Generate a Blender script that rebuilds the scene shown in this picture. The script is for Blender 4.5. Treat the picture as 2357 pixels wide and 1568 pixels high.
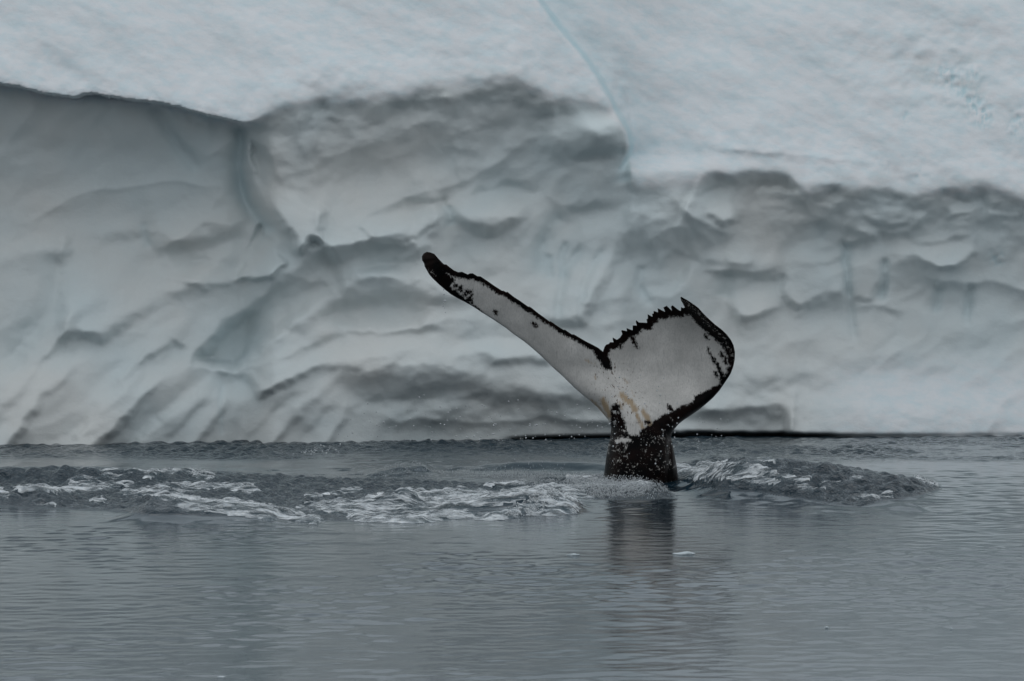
import bpy, bmesh, math, random
import numpy as np
from mathutils import Vector
from mathutils.geometry import delaunay_2d_cdt

scene = bpy.context.scene
for o in list(bpy.data.objects):
    bpy.data.objects.remove(o)

# ------------------------------------------------------------------ camera
K = 7.5e-5            # tangent of one design pixel (photograph drawn 2357 x 1568)
CU, CV = 1178.5, 784.0
CAM_H = 3.0
TILT = 331 * K
cam_d = bpy.data.cameras.new("camera")
cam_d.sensor_width = 36.0
cam_d.lens = 18.0 / (CU * K)
cam_d.clip_start = 0.5
cam_d.clip_end = 20000
cam_d.dof.use_dof = True
cam_d.dof.focus_distance = 60.0
cam_d.dof.aperture_fstop = 13.0
cam = bpy.data.objects.new("camera", cam_d)
cam.location = (0, 0, CAM_H)
cam.rotation_euler = (math.pi / 2 - TILT, 0, 0)
scene.collection.objects.link(cam)
scene.camera = cam

# ------------------------------------------------------------------ overcast sky, soft sun, exposure
SUN_EL, SUN_AZ = math.radians(58), math.radians(-35)     # azimuth from +Y towards +X
world = bpy.data.worlds.new("World")
scene.world = world
world.use_nodes = True
wn, wl = world.node_tree.nodes, world.node_tree.links
wn.clear()
sky = wn.new("ShaderNodeTexSky")
sky.sky_type = 'NISHITA'
sky.sun_disc = False
sky.sun_elevation = SUN_EL
sky.sun_rotation = SUN_AZ
sky.air_density = 1.0
sky.dust_density = 1.0
sky.ozone_density = 1.0
hsv = wn.new("ShaderNodeHueSaturation")
hsv.inputs["Saturation"].default_value = 0.15
cloud = wn.new("ShaderNodeMixRGB")                        # an even cloud deck over that sky
cloud.inputs[0].default_value = 0.8
cloud.inputs[2].default_value = (5.6, 5.95, 6.25, 1)
bg = wn.new("ShaderNodeBackground")
bg.inputs["Strength"].default_value = 0.1
wo = wn.new("ShaderNodeOutputWorld")
wl.new(sky.outputs[0], hsv.inputs["Color"])
wl.new(hsv.outputs[0], cloud.inputs[1])
wl.new(cloud.outputs[0], bg.inputs[0])
wl.new(bg.outputs[0], wo.inputs[0])

sun_d = bpy.data.lights.new("sun", 'SUN')
sun_d.energy = 0.5
sun_d.angle = math.radians(120)
sun_d.color = (1.0, 0.985, 0.97)
sun = bpy.data.objects.new("sun", sun_d)
sd = Vector((math.sin(SUN_AZ) * math.cos(SUN_EL), math.cos(SUN_AZ) * math.cos(SUN_EL), math.sin(SUN_EL)))
sun.rotation_euler = (-sd).to_track_quat('-Z', 'Y').to_euler()
sun.location = (0, 0, 60)
scene.collection.objects.link(sun)

scene.view_settings.view_transform = 'Standard'
scene.view_settings.look = 'None'
scene.view_settings.gamma = 1.0
scene.view_settings.exposure = 0.30
scene.view_settings.use_curve_mapping = False
scene.render.engine = 'CYCLES'
scene.cycles.use_denoising = True
scene.cycles.max_bounces = 8

# ------------------------------------------------------------------ helpers
ct, st = math.cos(TILT), math.sin(TILT)


def P(u, v, y):
    """the point at distance y that the photograph shows at design pixel (u, v)"""
    a, b = (u - CU) * K, -(v - CV) * K
    dy, dz = ct + b * st, -st + b * ct
    t = y / dy
    return (a * t, y + 0 * t, CAM_H + dz * t)


def water_pt(u, v, h=0.0):
    a, b = (u - CU) * K, -(v - CV) * K
    dy, dz = ct + b * st, -st + b * ct
    t = (h - CAM_H) / dz
    return a * t, dy * t


def to_px(x, y, z):
    zz = z - CAM_H
    f = y * ct - zz * st
    up = y * st + zz * ct
    return CU + x / f / K, CV - up / f / K


def perlin(x, y, seed=0):
    rng = np.random.RandomState(seed)
    ang = rng.rand(256 * 256) * 2 * np.pi
    gx, gy = np.cos(ang).astype(np.float32), np.sin(ang).astype(np.float32)
    xi, yi = np.floor(x).astype(np.int64), np.floor(y).astype(np.int64)
    xf, yf = x - xi, y - yi
    sx, sy = xf * xf * xf * (xf * (xf * 6 - 15) + 10), yf * yf * yf * (yf * (yf * 6 - 15) + 10)

    def g(i, j, dx, dy):
        h = ((xi + i) & 255) * 256 + ((yi + j) & 255)
        return gx[h] * dx + gy[h] * dy
    a = g(0, 0, xf, yf) * (1 - sx) + g(1, 0, xf - 1, yf) * sx
    b = g(0, 1, xf, yf - 1) * (1 - sx) + g(1, 1, xf - 1, yf - 1) * sx
    return (a * (1 - sy) + b * sy) * 1.5


def fbm(x, y, seed=0, octv=4, gain=0.5):
    s, a, f = 0, 1.0, 1.0
    for i in range(octv):
        s = s + a * perlin(x * f + 17.3 * i, y * f - 9.1 * i, seed + i)
        a *= gain
        f *= 2.03
    return s


def sstep(e0, e1, x):
    t = np.clip((x - e0) / (e1 - e0), 0, 1)
    return t * t * (3 - 2 * t)


def polydist(px, py, pts):
    """distance to an open polyline, side (+ = below a line drawn left to right), arc fraction"""
    pts = np.asarray(pts, float)
    best = np.full(px.shape, 1e18)
    side = np.zeros(px.shape)
    arc = np.zeros(px.shape)
    seg = np.hypot(*(pts[1:] - pts[:-1]).T)
    cum = np.concatenate([[0], np.cumsum(seg)])
    for i in range(len(pts) - 1):
        ax, ay = pts[i]
        bx, by = pts[i + 1]
        dx, dy = bx - ax, by - ay
        L2 = dx * dx + dy * dy + 1e-12
        t = np.clip(((px - ax) * dx + (py - ay) * dy) / L2, 0, 1)
        qx, qy = px - ax - t * dx, py - ay - t * dy
        d = qx * qx + qy * qy
        m = d < best
        best = np.where(m, d, best)
        cr = dx * (py - ay) - dy * (px - ax)
        side = np.where(m, np.sign(cr), side)
        arc = np.where(m, (cum[i] + t * seg[i]) / cum[-1], arc)
    return np.sqrt(best), side, arc


def sdf_poly(px, py, pts):
    """signed distance to a closed polygon, + inside"""
    pts = list(pts)
    d, _, _ = polydist(px, py, pts + [pts[0]])
    ins = np.zeros(px.shape, bool)
    n = len(pts)
    for i in range(n):
        x0, y0 = pts[i]
        x1, y1 = pts[(i + 1) % n]
        if y0 == y1:
            continue
        c = ((y0 > py) != (y1 > py)) & (px < (x1 - x0) * (py - y0) / (y1 - y0) + x0)
        ins ^= c
    return np.where(ins, d, -d)


def grid_object(name, X, Y, Z, mat, flip=False):
    r, c = X.shape
    co = np.stack([X, Y, Z], -1).reshape(-1, 3).astype(np.float32)
    idx = np.arange(r * c).reshape(r, c)
    q = np.stack([idx[:-1, :-1], idx[:-1, 1:], idx[1:, 1:], idx[1:, :-1]], -1).reshape(-1, 4)
    if flip:
        q = q[:, ::-1]
    return mesh_np(name, co, q, mat)


def mesh_np(name, co, faces, mat):
    me = bpy.data.meshes.new(name)
    n, k = faces.shape
    me.vertices.add(len(co))
    me.vertices.foreach_set("co", np.ascontiguousarray(co, np.float32).ravel())
    me.loops.add(n * k)
    me.loops.foreach_set("vertex_index", np.ascontiguousarray(faces, np.int32).ravel())
    me.polygons.add(n)
    me.polygons.foreach_set("loop_start", np.arange(0, n * k, k, dtype=np.int32))
    me.polygons.foreach_set("use_smooth", np.ones(n, bool))
    me.update(calc_edges=True)
    me.materials.append(mat)
    ob = bpy.data.objects.new(name, me)
    scene.collection.objects.link(ob)
    return ob


def attr(ob, name, arr):
    a = ob.data.attributes.new(name, 'FLOAT', 'POINT')
    a.data.foreach_set("value", np.ascontiguousarray(arr, np.float32).ravel())


def tag(ob, label, cat, group=None, kind=None):
    ob["label"] = label
    ob["category"] = cat
    if group:
        ob["group"] = group
    if kind:
        ob["kind"] = kind


class Nodes:
    def __init__(self, name):
        self.m = bpy.data.materials.new(name)
        self.m.use_nodes = True
        self.t = self.m.node_tree
        self.t.nodes.clear()

    def n(self, typ, **kw):
        nd = self.t.nodes.new(typ)
        for k, v in kw.items():
            setattr(nd, k, v)
        return nd

    def l(self, a, b):
        self.t.links.new(a, b)

    def val(self, sock, v):
        if hasattr(v, "is_linked") or hasattr(v, "links"):
            self.l(v, sock)
        else:
            sock.default_value = v

    def math(self, op, a, b=0.0, c=None, clamp=False):
        nd = self.n("ShaderNodeMath", operation=op, use_clamp=clamp)
        self.val(nd.inputs[0], a)
        self.val(nd.inputs[1], b)
        if c is not None:
            self.val(nd.inputs[2], c)
        return nd.outputs[0]

    def mix(self, f, a, b):
        nd = self.n("ShaderNodeMixRGB")
        self.val(nd.inputs[0], f)
        self.val(nd.inputs[1], a if not isinstance(a, tuple) else (*a, 1))
        self.val(nd.inputs[2], b if not isinstance(b, tuple) else (*b, 1))
        return nd.outputs[0]

    def attr(self, name):
        return self.n("ShaderNodeAttribute", attribute_name=name).outputs["Fac"]

    def noise(self, scale, stretch=(1, 1, 1), detail=4, rough=0.55, rot=(0, 0, 0), dist=0.0):
        tc = self.n("ShaderNodeTexCoord")
        mp = self.n("ShaderNodeMapping")
        mp.inputs["Scale"].default_value = stretch
        mp.inputs["Rotation"].default_value = rot
        self.l(tc.outputs["Object"], mp.inputs[0])
        nz = self.n("ShaderNodeTexNoise")
        nz.inputs["Scale"].default_value = scale
        nz.inputs["Detail"].default_value = detail
        nz.inputs["Roughness"].default_value = rough
        nz.inputs["Distortion"].default_value = dist
        self.l(mp.outputs[0], nz.inputs["Vector"])
        return nz.outputs["Fac"]

    def ramp(self, f, lo, hi):
        nd = self.n("ShaderNodeMapRange", clamp=True)
        self.val(nd.inputs[0], f)
        nd.inputs[1].default_value = lo
        nd.inputs[2].default_value = hi
        return nd.outputs[0]

    def bump(self, h, strength, distance, prev=None):
        nd = self.n("ShaderNodeBump")
        nd.inputs["Strength"].default_value = strength
        nd.inputs["Distance"].default_value = distance
        self.l(h, nd.inputs["Height"])
        if prev is not None:
            self.l(prev, nd.inputs["Normal"])
        return nd.outputs[0]

    def bsdf(self, color, rough=0.5, ior=1.45, normal=None, spec=None):
        b = self.n("ShaderNodeBsdfPrincipled")
        self.val(b.inputs["Base Color"], color if not isinstance(color, tuple) else (*color, 1))
        self.val(b.inputs["Roughness"], rough)
        b.inputs["IOR"].default_value = ior
        if spec is not None:
            b.inputs["Specular IOR Level"].default_value = spec
        if normal is not None:
            self.l(normal, b.inputs["Normal"])
        return b.outputs[0]

    def out(self, sh):
        o = self.n("ShaderNodeOutputMaterial")
        self.l(sh, o.inputs[0])
        return self.m

    def mixsh(self, f, a, b):
        nd = self.n("ShaderNodeMixShader")
        self.val(nd.inputs[0], f)
        self.l(a, nd.inputs[1])
        self.l(b, nd.inputs[2])
        return nd.outputs[0]


# ------------------------------------------------------------------ materials
def mat_ice():
    N = Nodes("glacier_ice")
    blue = N.attr("blue")
    snow = N.attr("snow")
    dirt = N.attr("dirt")
    n1 = N.noise(0.55, (1, 1, 1), 3)
    n2 = N.noise(4.5, (1, 1, 1.8), 5, 0.6, (0, math.radians(-30), 0))
    base = N.mix(N.ramp(n1, 0.35, 0.65), (0.655, 0.675, 0.665), (0.595, 0.668, 0.685))
    snowc = N.mix(N.ramp(n2, 0.42, 0.66), (0.715, 0.742, 0.765), (0.62, 0.71, 0.75))
    c = N.mix(snow, base, snowc)
    c = N.mix(N.math('MULTIPLY', blue, 0.8, clamp=True), c, (0.40, 0.59, 0.645))
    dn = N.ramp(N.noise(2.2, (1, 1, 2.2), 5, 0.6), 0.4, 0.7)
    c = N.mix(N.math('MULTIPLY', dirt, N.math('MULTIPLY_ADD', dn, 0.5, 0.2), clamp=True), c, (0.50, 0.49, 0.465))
    f1 = N.noise(14, (1, 1, 1.6), 6, 0.62, (0, math.radians(-30), 0))
    f2 = N.noise(3.0, (1, 1, 1), 4, 0.55)
    nrm = N.bump(f1, 0.22, 0.025)
    nrm = N.bump(f2, 0.15, 0.06, nrm)
    return N.out(N.bsdf(c, 0.55, 1.31, nrm, 0.35))


def mat_water():
    N = Nodes("sea_water")
    aer = N.attr("aeration")
    chop = N.attr("chop")
    col = N.mix(aer, (0.005, 0.022, 0.036), (0.05, 0.10, 0.125))
    b1 = N.noise(9.0, (0.9, 0.8, 1), 5, 0.62)
    b1 = N.math('MULTIPLY', b1, N.math('MULTIPLY_ADD', chop, 14.0, 1.0))
    b2 = N.noise(26.0, (1.0, 0.8, 1), 4, 0.6)
    b3 = N.math('MULTIPLY', N.noise(17.0, (1.0, 0.55, 1), 4, 0.62), chop)
    nrm = N.bump(b1, 0.3, 0.009)
    nrm = N.bump(b3, 1.0, 0.085, nrm)
    nrm = N.bump(b2, 0.18, 0.002, nrm)
    return N.out(N.bsdf(col, 0.02, 1.333, nrm, 0.42))


def mat_foam():
    N = Nodes("sea_foam")
    n = N.noise(30, (1, 1, 1), 4, 0.65)
    lace = N.noise(9, (0.4, 0.9, 1), 6, 0.7)
    c = N.mix(N.ramp(n, 0.35, 0.7), (0.52, 0.58, 0.63), (0.84, 0.87, 0.88))
    d = N.math('ADD', N.attr("density"), N.math('MULTIPLY_ADD', lace, 1.9, -0.9))
    cover = N.math('MULTIPLY', N.ramp(d, -0.05, 0.4), 0.96)
    tr = N.n("ShaderNodeBsdfTransparent").outputs[0]
    return N.out(N.mixsh(cover, tr, N.bsdf(c, 0.6, 1.33, N.bump(n, 0.5, 0.015))))


def mat_drops():
    N = Nodes("spray")
    return N.out(N.bsdf((0.45, 0.48, 0.50), 0.25, 1.33))


def mat_skin():
    N = Nodes("whale_skin")
    pig = N.attr("pigment")              # design pixels inside (+) or outside (-) the black areas
    och = N.attr("ochre")
    spk = N.attr("speckle")
    nA = N.noise(9, (1, 1, 1), 5, 0.68)
    nB = N.noise(60, (2.0, 1, 0.5), 5, 0.7, (0, math.radians(35), 0))
    p = N.math('ADD', pig, N.math('MULTIPLY_ADD', nA, 9, -3.6))
    p = N.math('ADD', p, N.math('MULTIPLY_ADD', nB, 18, -7.5))
    black = N.ramp(p, -2.4, 2.0)
    w1 = N.noise(3.0, (1, 1, 1), 5, 0.6)
    w2 = N.noise(60, (1.6, 1, 0.6), 3, 0.6, (0, math.radians(30), 0))
    white = N.mix(N.ramp(w1, 0.3, 0.7), (0.40, 0.395, 0.38), (0.64, 0.625, 0.60))
    white = N.mix(N.math('MULTIPLY', N.ramp(w2, 0.42, 0.75), 0.5), white, (0.30, 0.30, 0.295))
    sc_ = N.noise(26, (3.2, 1, 0.16), 3, 0.6, (0, math.radians(28), 0))
    white = N.mix(N.math('MULTIPLY', N.ramp(sc_, 0.60, 0.68), 0.40), white, (0.22, 0.215, 0.21))
    # yellow brown diatom film and small brown pits
    on = N.noise(13, (2.4, 1, 0.5), 4, 0.65, (0, math.radians(-25), 0))
    white = N.mix(N.math('MULTIPLY', N.ramp(N.math('ADD', och, N.math('MULTIPLY_ADD', on, 1.6, -0.9)), 0.2, 0.8), 0.75),
                  white, (0.28, 0.185, 0.08))
    pn = N.noise(34, (1.5, 1, 0.7), 2, 0.5, (0, math.radians(-25), 0))
    pit = N.math('MULTIPLY', N.ramp(pn, 0.63, 0.67), N.attr("pits"))
    white = N.mix(pit, white, (0.08, 0.05, 0.03))
    bn = N.noise(5, (1, 1, 1), 4)
    blackc = N.mix(N.ramp(bn, 0.4, 0.75), (0.002, 0.0022, 0.0025), (0.012, 0.006, 0.005))
    c = N.mix(black, white, blackc)
    sn = N.noise(38, (1, 1, 1), 4, 0.75)
    c = N.mix(N.math('MULTIPLY', N.ramp(N.math('ADD', sn, N.math('MULTIPLY_ADD', spk, 0.30, -0.30)), 0.545, 0.60), black),
              c, (0.36, 0.35, 0.33))
    rough = N.math('MULTIPLY_ADD', black, -0.02, 0.42)
    nrm = N.bump(N.noise(90, (1, 1, 1), 3), 0.15, 0.004)
    b_ = N.n("ShaderNodeBsdfPrincipled")
    N.l(c, b_.inputs["Base Color"])
    N.l(rough, b_.inputs["Roughness"])
    b_.inputs["IOR"].default_value = 1.38
    N.l(N.math('MULTIPLY_ADD', black, -0.27, 0.33), b_.inputs["Specular IOR Level"])
    N.l(nrm, b_.inputs["Normal"])
    return N.out(b_.outputs[0])


def mat_fragment():
    N = Nodes("floating_ice")
    n = N.noise(40, (1, 1, 1), 3)
    return N.out(N.bsdf(N.mix(n, (0.34, 0.41, 0.45), (0.46, 0.51, 0.53)), 0.3, 1.31, N.bump(n, 0.3, 0.01)))


M_ICE, M_WATER, M_FOAM, M_DROP, M_SKIN, M_FRAG = mat_ice(), mat_water(), mat_foam(), mat_drops(), mat_skin(), mat_fragment()

# ------------------------------------------------------------------ zoom frames the outlines were measured in
FRAMES = {  # letter: (u0, v0, scale)
    'F': (0, 0, 1), 'A': (0, 122.8, .3339), 'B': (675.2, 122.8, .3339), 'C': (1571.3, 245.5, .3339),
    'p': (951.4, 552.4, .13037), 'q': (1166.2, 705.9, .13037), 'r': (1381.1, 662.9, .14329), 's': (1319.7, 859.3, .16949),
    'l': (0, 1012.8, .33333), 'm': (675.2, 1012.8, .33333), 'n': (1411.7, 1012.8, .33333),
    'g': (0, 491.0, .50), 'h': (1178.5, 491.0, .50),
}


def fr(letter, pts):
    u0, v0, s = FRAMES[letter]
    return [(u0 + x * s, v0 + y * s) for x, y in pts]


# ------------------------------------------------------------------ iceberg
Y0 = 72.5
S_ICE = Y0 * K
LIP = ([(-900, 118), (-400, 150)] +
       fr('A', [(0, 195), (100, 222), (230, 250), (290, 262), (400, 280), (500, 293), (550, 292), (580, 278), (640, 272),
                (720, 290), (800, 293), (870, 308), (960, 320), (1090, 330), (1180, 350), (1270, 375), (1390, 408),
                (1500, 435), (1600, 460), (1690, 480), (1780, 440), (1900, 372), (2000, 335)]) +
       fr('B', [(60, 318), (150, 300), (330, 300), (500, 300), (650, 270), (800, 250), (900, 215), (1000, 190),
                (1150, 205), (1300, 185), (1370, 160), (1450, 170), (1520, 155), (1600, 185), (1660, 220), (1750, 275),
                (1800, 300), (1880, 290), (2000, 320), (2100, 345), (2190, 385), (2260, 480), (2305, 620), (2330, 790)]) +
       fr('C', [(-300, 500), (-180, 520), (0, 525), (60, 510), (150, 470), (230, 435), (330, 455), (400, 430), (470, 405),
                (560, 425), (640, 430), (720, 455), (780, 505), (860, 565), (930, 540), (1000, 528), (1150, 520),
                (1350, 520), (1450, 530), (1600, 568), (1750, 570), (1950, 560), (2050, 540), (2200, 570), (2353, 610)]) +
       [(2600, 470), (3000, 500), (3400, 520)])
LIPU = np.array([p[0] for p in LIP])
LIPV = np.array([p[1] for p in LIP])
EDGE = [(700, -900), (980, -400), (1160, -120), (1235, 0), (1280, 62), (1310, 98), (1340, 132), (1372, 180), (1398, 225),
        (1412, 255), (1430, 285), (1443, 310), (1446, 335), (1440, 358), (1428, 380)]


def axis(lo, a, b, hi, step, grow):
    c = list(np.arange(a, b, step))
    s, x, left = step, a, []
    while x > lo:
        s *= grow
        x -= s
        left.append(x)
    s, x, right = step, b, [b]
    while x < hi:
        s *= grow
        x += s
        right.append(x)
    return np.array(left[::-1] + c + right)


gu = axis(-1500, -60, 2417, 3900, 2.9, 1.045)
gv = axis(-2300, -30, 1020, 1075, 2.6, 1.04)
U, V = np.meshgrid(gu, gv)
jit = np.interp(U + 6 * perlin(U / 25, V / 25, 3), LIPU, LIPV)
rag = 1 - sstep(545, 640, U)
lipv = jit + rag * (3.2 * np.abs(fbm(U / 13, V / 13, 31, 4)) + 3 * fbm(U / 60, V / 60, 33, 2)) + (1 - rag) * 6 * fbm(U / 55, V / 40, 35, 4)
sharp = 1 - sstep(545, 640, U)               # left of 560 the ledge is a crisp overhang
ker = np.exp(-(np.arange(-70, 71) / 32.0) ** 2)
lu = np.arange(-2000, 4400, 4.0)
ls = np.convolve(np.pad(np.interp(lu, LIPU, LIPV), 70, mode='edge'), ker / ker.sum(), 'valid')
lip_soft = np.interp(U, lu, ls)
over = np.maximum(lipv - V, 0)
far_up = sstep(0, 170, over)
h_up = np.maximum(lipv * (1 - far_up) + lip_soft * far_up - V, 0) * S_ICE
q = np.maximum(V - lipv, 0)
lump = fbm(U / 75, V / 48, 101, 3)
left_blk = 1 - sstep(1180, 1700, U)
lz = lump * (1 - sstep(60, 200, q))
out_l = 0.95 * left_blk + 0.62 * (1 - left_blk)
rnd = 0.10
up = out_l - 0.80 * (np.sqrt(h_up ** 2 + rnd ** 2) - rnd) - 0.02 * h_up ** 2
gentle = np.clip(1 - 0.85 * np.exp(-((U - 1545) / 115) ** 2) - 0.85 * np.exp(-((U - 1385) / 75) ** 2), .08, 1)
drop = 0.62 * sharp + (0.17 * left_blk + 0.18 * (1 - left_blk)) * (1 - sharp) * gentle * (1 + 0.35 * lz)
wid = 4 * sharp + (70 * left_blk + 50 * (1 - left_blk)) * (1 - sharp) * np.clip(1 + 0.8 * fbm(U / 90, lip_soft / 200, 103, 2), .45, 1.9)
wall = out_l - drop * sstep(0, 1, q / wid)
# lower wall: comes gently forward again towards the water
wall = wall - 0.20 * sstep(0, 260, q) * (1 - sstep(1350, 1500, U)) + 0.80 * sstep(240, 720, q) - 0.10 * sstep(0, 130, q) * sstep(1350, 1500, U)
# lumpy broken ice just under the ledge
wall = wall + (1 - sharp) * sstep(4, 40, q) * (1 - sstep(60, 200, q)) * (0.03 * lump + 0.012 * (1 - np.abs(fbm(U / 40, V / 26, 107, 3))))
D = np.where(V < lipv, up, wall)
# right hand slab recessed behind the edge of the left block
dE, sE, aE = polydist(U, V, EDGE)
sdE = dE * sE          # + on the left of the edge
edge_zone = (V < 395)
D = D - np.where(V < 400, (1 - sstep(-14, 2, sdE)) * 0.45 * sstep(-5, 40, np.where(V < 395, 395 - V, 0)) * (U > 600) * np.exp(-np.maximum(-sdE - 30, 0) / 150), 0)
blue = np.where(V < 420, np.exp(-((sdE + 7) / 8) ** 2) * 0.62 + 0.25 * np.exp(-((sdE + 35) / 45) ** 2), 0) * (1 - sstep(-3, 3, sdE)) * (1 - 0.7 * sstep(330, 400, V))
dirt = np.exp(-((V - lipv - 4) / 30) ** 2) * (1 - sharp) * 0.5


GAIN = 0.82


def lip(pts, A, wb, a, flip=1, t0=0.22, t1=0.22, rough=5.0):
    """ledge: wall swells out towards the line from above over a px, falls back below it over wb px"""
    global D
    pts = np.asarray(pts, float)
    R = max(5 * wb, 4 * a) + 20
    c0, c1 = np.searchsorted(gu, [pts[:, 0].min() - R, pts[:, 0].max() + R])
    r0, r1 = np.searchsorted(gv, [pts[:, 1].min() - R, pts[:, 1].max() + R])
    sl = np.s_[r0:r1, c0:c1]
    uu, vv = U[sl], V[sl]
    w = rough
    uu, vv = uu + w * fbm(uu / 45, vv / 45, 51, 4), vv + w * fbm(uu / 45, vv / 45, 57, 4)
    d, s, arc = polydist(uu, vv, pts)
    t = d * s * flip
    f = np.where(t < 0, np.exp(t / a), 0.65 * np.exp(-np.maximum(t, 0) / (0.5 * wb)) + 0.35 * np.exp(-np.maximum(t, 0) / (1.3 * wb)))
    chd = pts[-1] - pts[0]
    sc_ = ((uu - pts[0][0]) * chd[0] + (vv - pts[0][1]) * chd[1]) / (chd @ chd)
    win = sstep(0, max(t0, .04), sc_ + .02) * sstep(0, max(t1, .04), 1.02 - sc_)
    g_ = GAIN * (0.65 if pts[:, 1].mean() < 470 and pts[:, 0].mean() > 600 else 1.0)
    D[sl] += g_ * A * f * win


def groove(pts, A, w, bl=0.0, t0=0.15, t1=0.15, wb=None):
    global D
    pts = np.asarray(pts, float)
    R = 4 * max(w, wb or 0) + 10
    c0, c1 = np.searchsorted(gu, [pts[:, 0].min() - R, pts[:, 0].max() + R])
    r0, r1 = np.searchsorted(gv, [pts[:, 1].min() - R, pts[:, 1].max() + R])
    sl = np.s_[r0:r1, c0:c1]
    uu = U[sl] + 3 * fbm(U[sl] / 40, V[sl] / 40, 61, 3)
    vv = V[sl] + 3 * fbm(U[sl] / 40, V[sl] / 40, 67, 3)
    d, s, arc = polydist(uu, vv, pts)
    win = np.minimum(sstep(0, max(t0, 1e-3), arc), sstep(0, max(t1, 1e-3), 1 - arc))
    D[sl] -= A * np.exp(-(d / w) ** 2) * win
    if bl:
        blue[sl] += 0.55 * bl * np.exp(-(d / (wb or w * 1.6)) ** 2) * win


def blob(u, v, ru, rv, A, ang=0.0):
    """a soft swelling (or hollow) of the wall"""
    global D
    R = max(ru, rv) * 2.6
    c0, c1 = np.searchsorted(gu, [u - R, u + R])
    r0, r1 = np.searchsorted(gv, [v - R, v + R])
    sl = np.s_[r0:r1, c0:c1]
    a = math.radians(ang)
    x = (U[sl] - u) * math.cos(a) - (V[sl] - v) * math.sin(a)
    y = (U[sl] - u) * math.sin(a) + (V[sl] - v) * math.cos(a)
    D[sl] += A * np.exp(-(x / ru) ** 2 - (y / rv) ** 2)


# ---- left hollow under the crisp ledge
lip(fr('A', [(-120, 720), (0, 690), (120, 520), (220, 390), (330, 300)]), 0.07, 45, 30, t0=.05, t1=.3)
groove(fr('A', [(1040, 340), (1120, 460), (1230, 630), (1340, 760), (1400, 830)]), 0.10, 16, .15)
lip(fr('A', [(1380, 730), (1450, 690), (1580, 620), (1660, 560)]), 0.06, 25, 14)
lip(fr('A', [(1240, 480), (1330, 500), (1400, 440), (1450, 400)]), 0.06, 25, 20)
lip(fr('A', [(60, 1170), (220, 1165), (330, 1090), (480, 1000), (620, 950), (720, 930), (800, 940), (950, 915), (1130, 880),
             (1250, 880), (1400, 920), (1560, 915), (1650, 880)]), 0.055, 12, 14, rough=1.5)
groove(fr('A', [(1655, 490), (1660, 620), (1650, 760), (1650, 890), (1700, 1010), (1770, 1120), (1850, 1210), (1960, 1290)]),
       0.20, 20, .55, t0=.05, t1=.2, wb=16)
# block right of the corner: wedge with its point at (695, 580)
blob(690, 450, 95, 130, 0.25, 20)
lip(fr('A', [(1700, 600), (1790, 800), (1880, 1020), (1960, 1200), (2020, 1310), (2080, 1385), (2130, 1340), (2160, 1275), (2205, 1315)]) +
    fr('B', [(300, 1250), (300, 1250), (430, 1160), (560, 1090), (680, 1040), (820, 980), (930, 950),
             (1080, 915), (1200, 880), (1330, 800), (1450, 730), (1560, 640), (1660, 580)]), 0.26, 42, 60, t0=.25, t1=.15, rough=1)
# facets on it
lip(fr('A', [(1790, 560), (1900, 660), (2000, 760), (2080, 800), (2140, 730)]), 0.06, 22, 40)
lip(fr('A', [(1980, 900), (2060, 930), (2130, 900), (2200, 840)]), 0.05, 22, 20)
lip(fr('A', [(2030, 500), (2060, 640), (2120, 700), (2190, 620), (2210, 500)]), 0.09, 14, 40, rough=1)
lip(fr('B', [(-60, 470), (100, 455), (250, 440), (400, 460), (470, 490), (560, 480), (680, 430)]), 0.10, 30, 30)
lip(fr('B', [(130, 730), (260, 715), (420, 655), (600, 600), (700, 580)]), 0.10, 22, 30)
lip(fr('B', [(480, 400), (620, 350), (760, 320), (900, 330), (1000, 310), (1200, 310)]), 0.12, 30, 30)
lip(fr('B', [(730, 540), (860, 490), (950, 470), (1040, 475), (1120, 440)]), 0.07, 18, 30)
lip(fr('B', [(1000, 640), (1100, 570), (1230, 520)]), 0.05, 18, 18)
lip(fr('B', [(1080, 640), (1180, 670), (1290, 660), (1320, 580)]), 0.07, 20, 25)
lip(fr('B', [(1100, 800), (1180, 750), (1240, 690), (1330, 700)]), 0.06, 20, 25)
lip(fr('B', [(1120, 820), (1160, 870), (1200, 850), (1190, 810)]), 0.06, 12, 16, rough=1)
lip(fr('B', [(780, 900), (880, 870), (1000, 880), (1080, 830)]), 0.06, 24, 24)
lip(fr('B', [(1250, 320), (1400, 310), (1560, 320), (1680, 370), (1800, 350), (1860, 300)]), 0.16, 34, 40)
lip(fr('B', [(1660, 420), (1740, 400), (1840, 410), (1850, 380)]), 0.06, 20, 30)
# rounded nose at the end of the left block
blob(1378, 300, 60, 42, 0.22, -5)
lip(fr('B', [(1640, 330), (1760, 345), (1830, 320), (1900, 305), (2010, 330), (2110, 355), (2190, 395)]), 0.09, 12, 24, t0=.15, t1=.1, rough=3)
lip(fr('B', [(1720, 560), (1830, 620), (1950, 665), (2080, 660), (2200, 625), (2300, 610)]), 0.14, 46, 36)
lip(fr('B', [(1700, 560), (1800, 680), (1900, 760), (2030, 800), (2170, 800), (2260, 760)]), 0.16, 40, 50)
lip(fr('B', [(1430, 650), (1560, 650), (1590, 600), (1680, 580), (1740, 640)]), 0.07, 20, 20)
lip(fr('B', [(1440, 800), (1560, 790), (1680, 740), (1840, 720), (1900, 780)]), 0.06, 26, 26)
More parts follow.
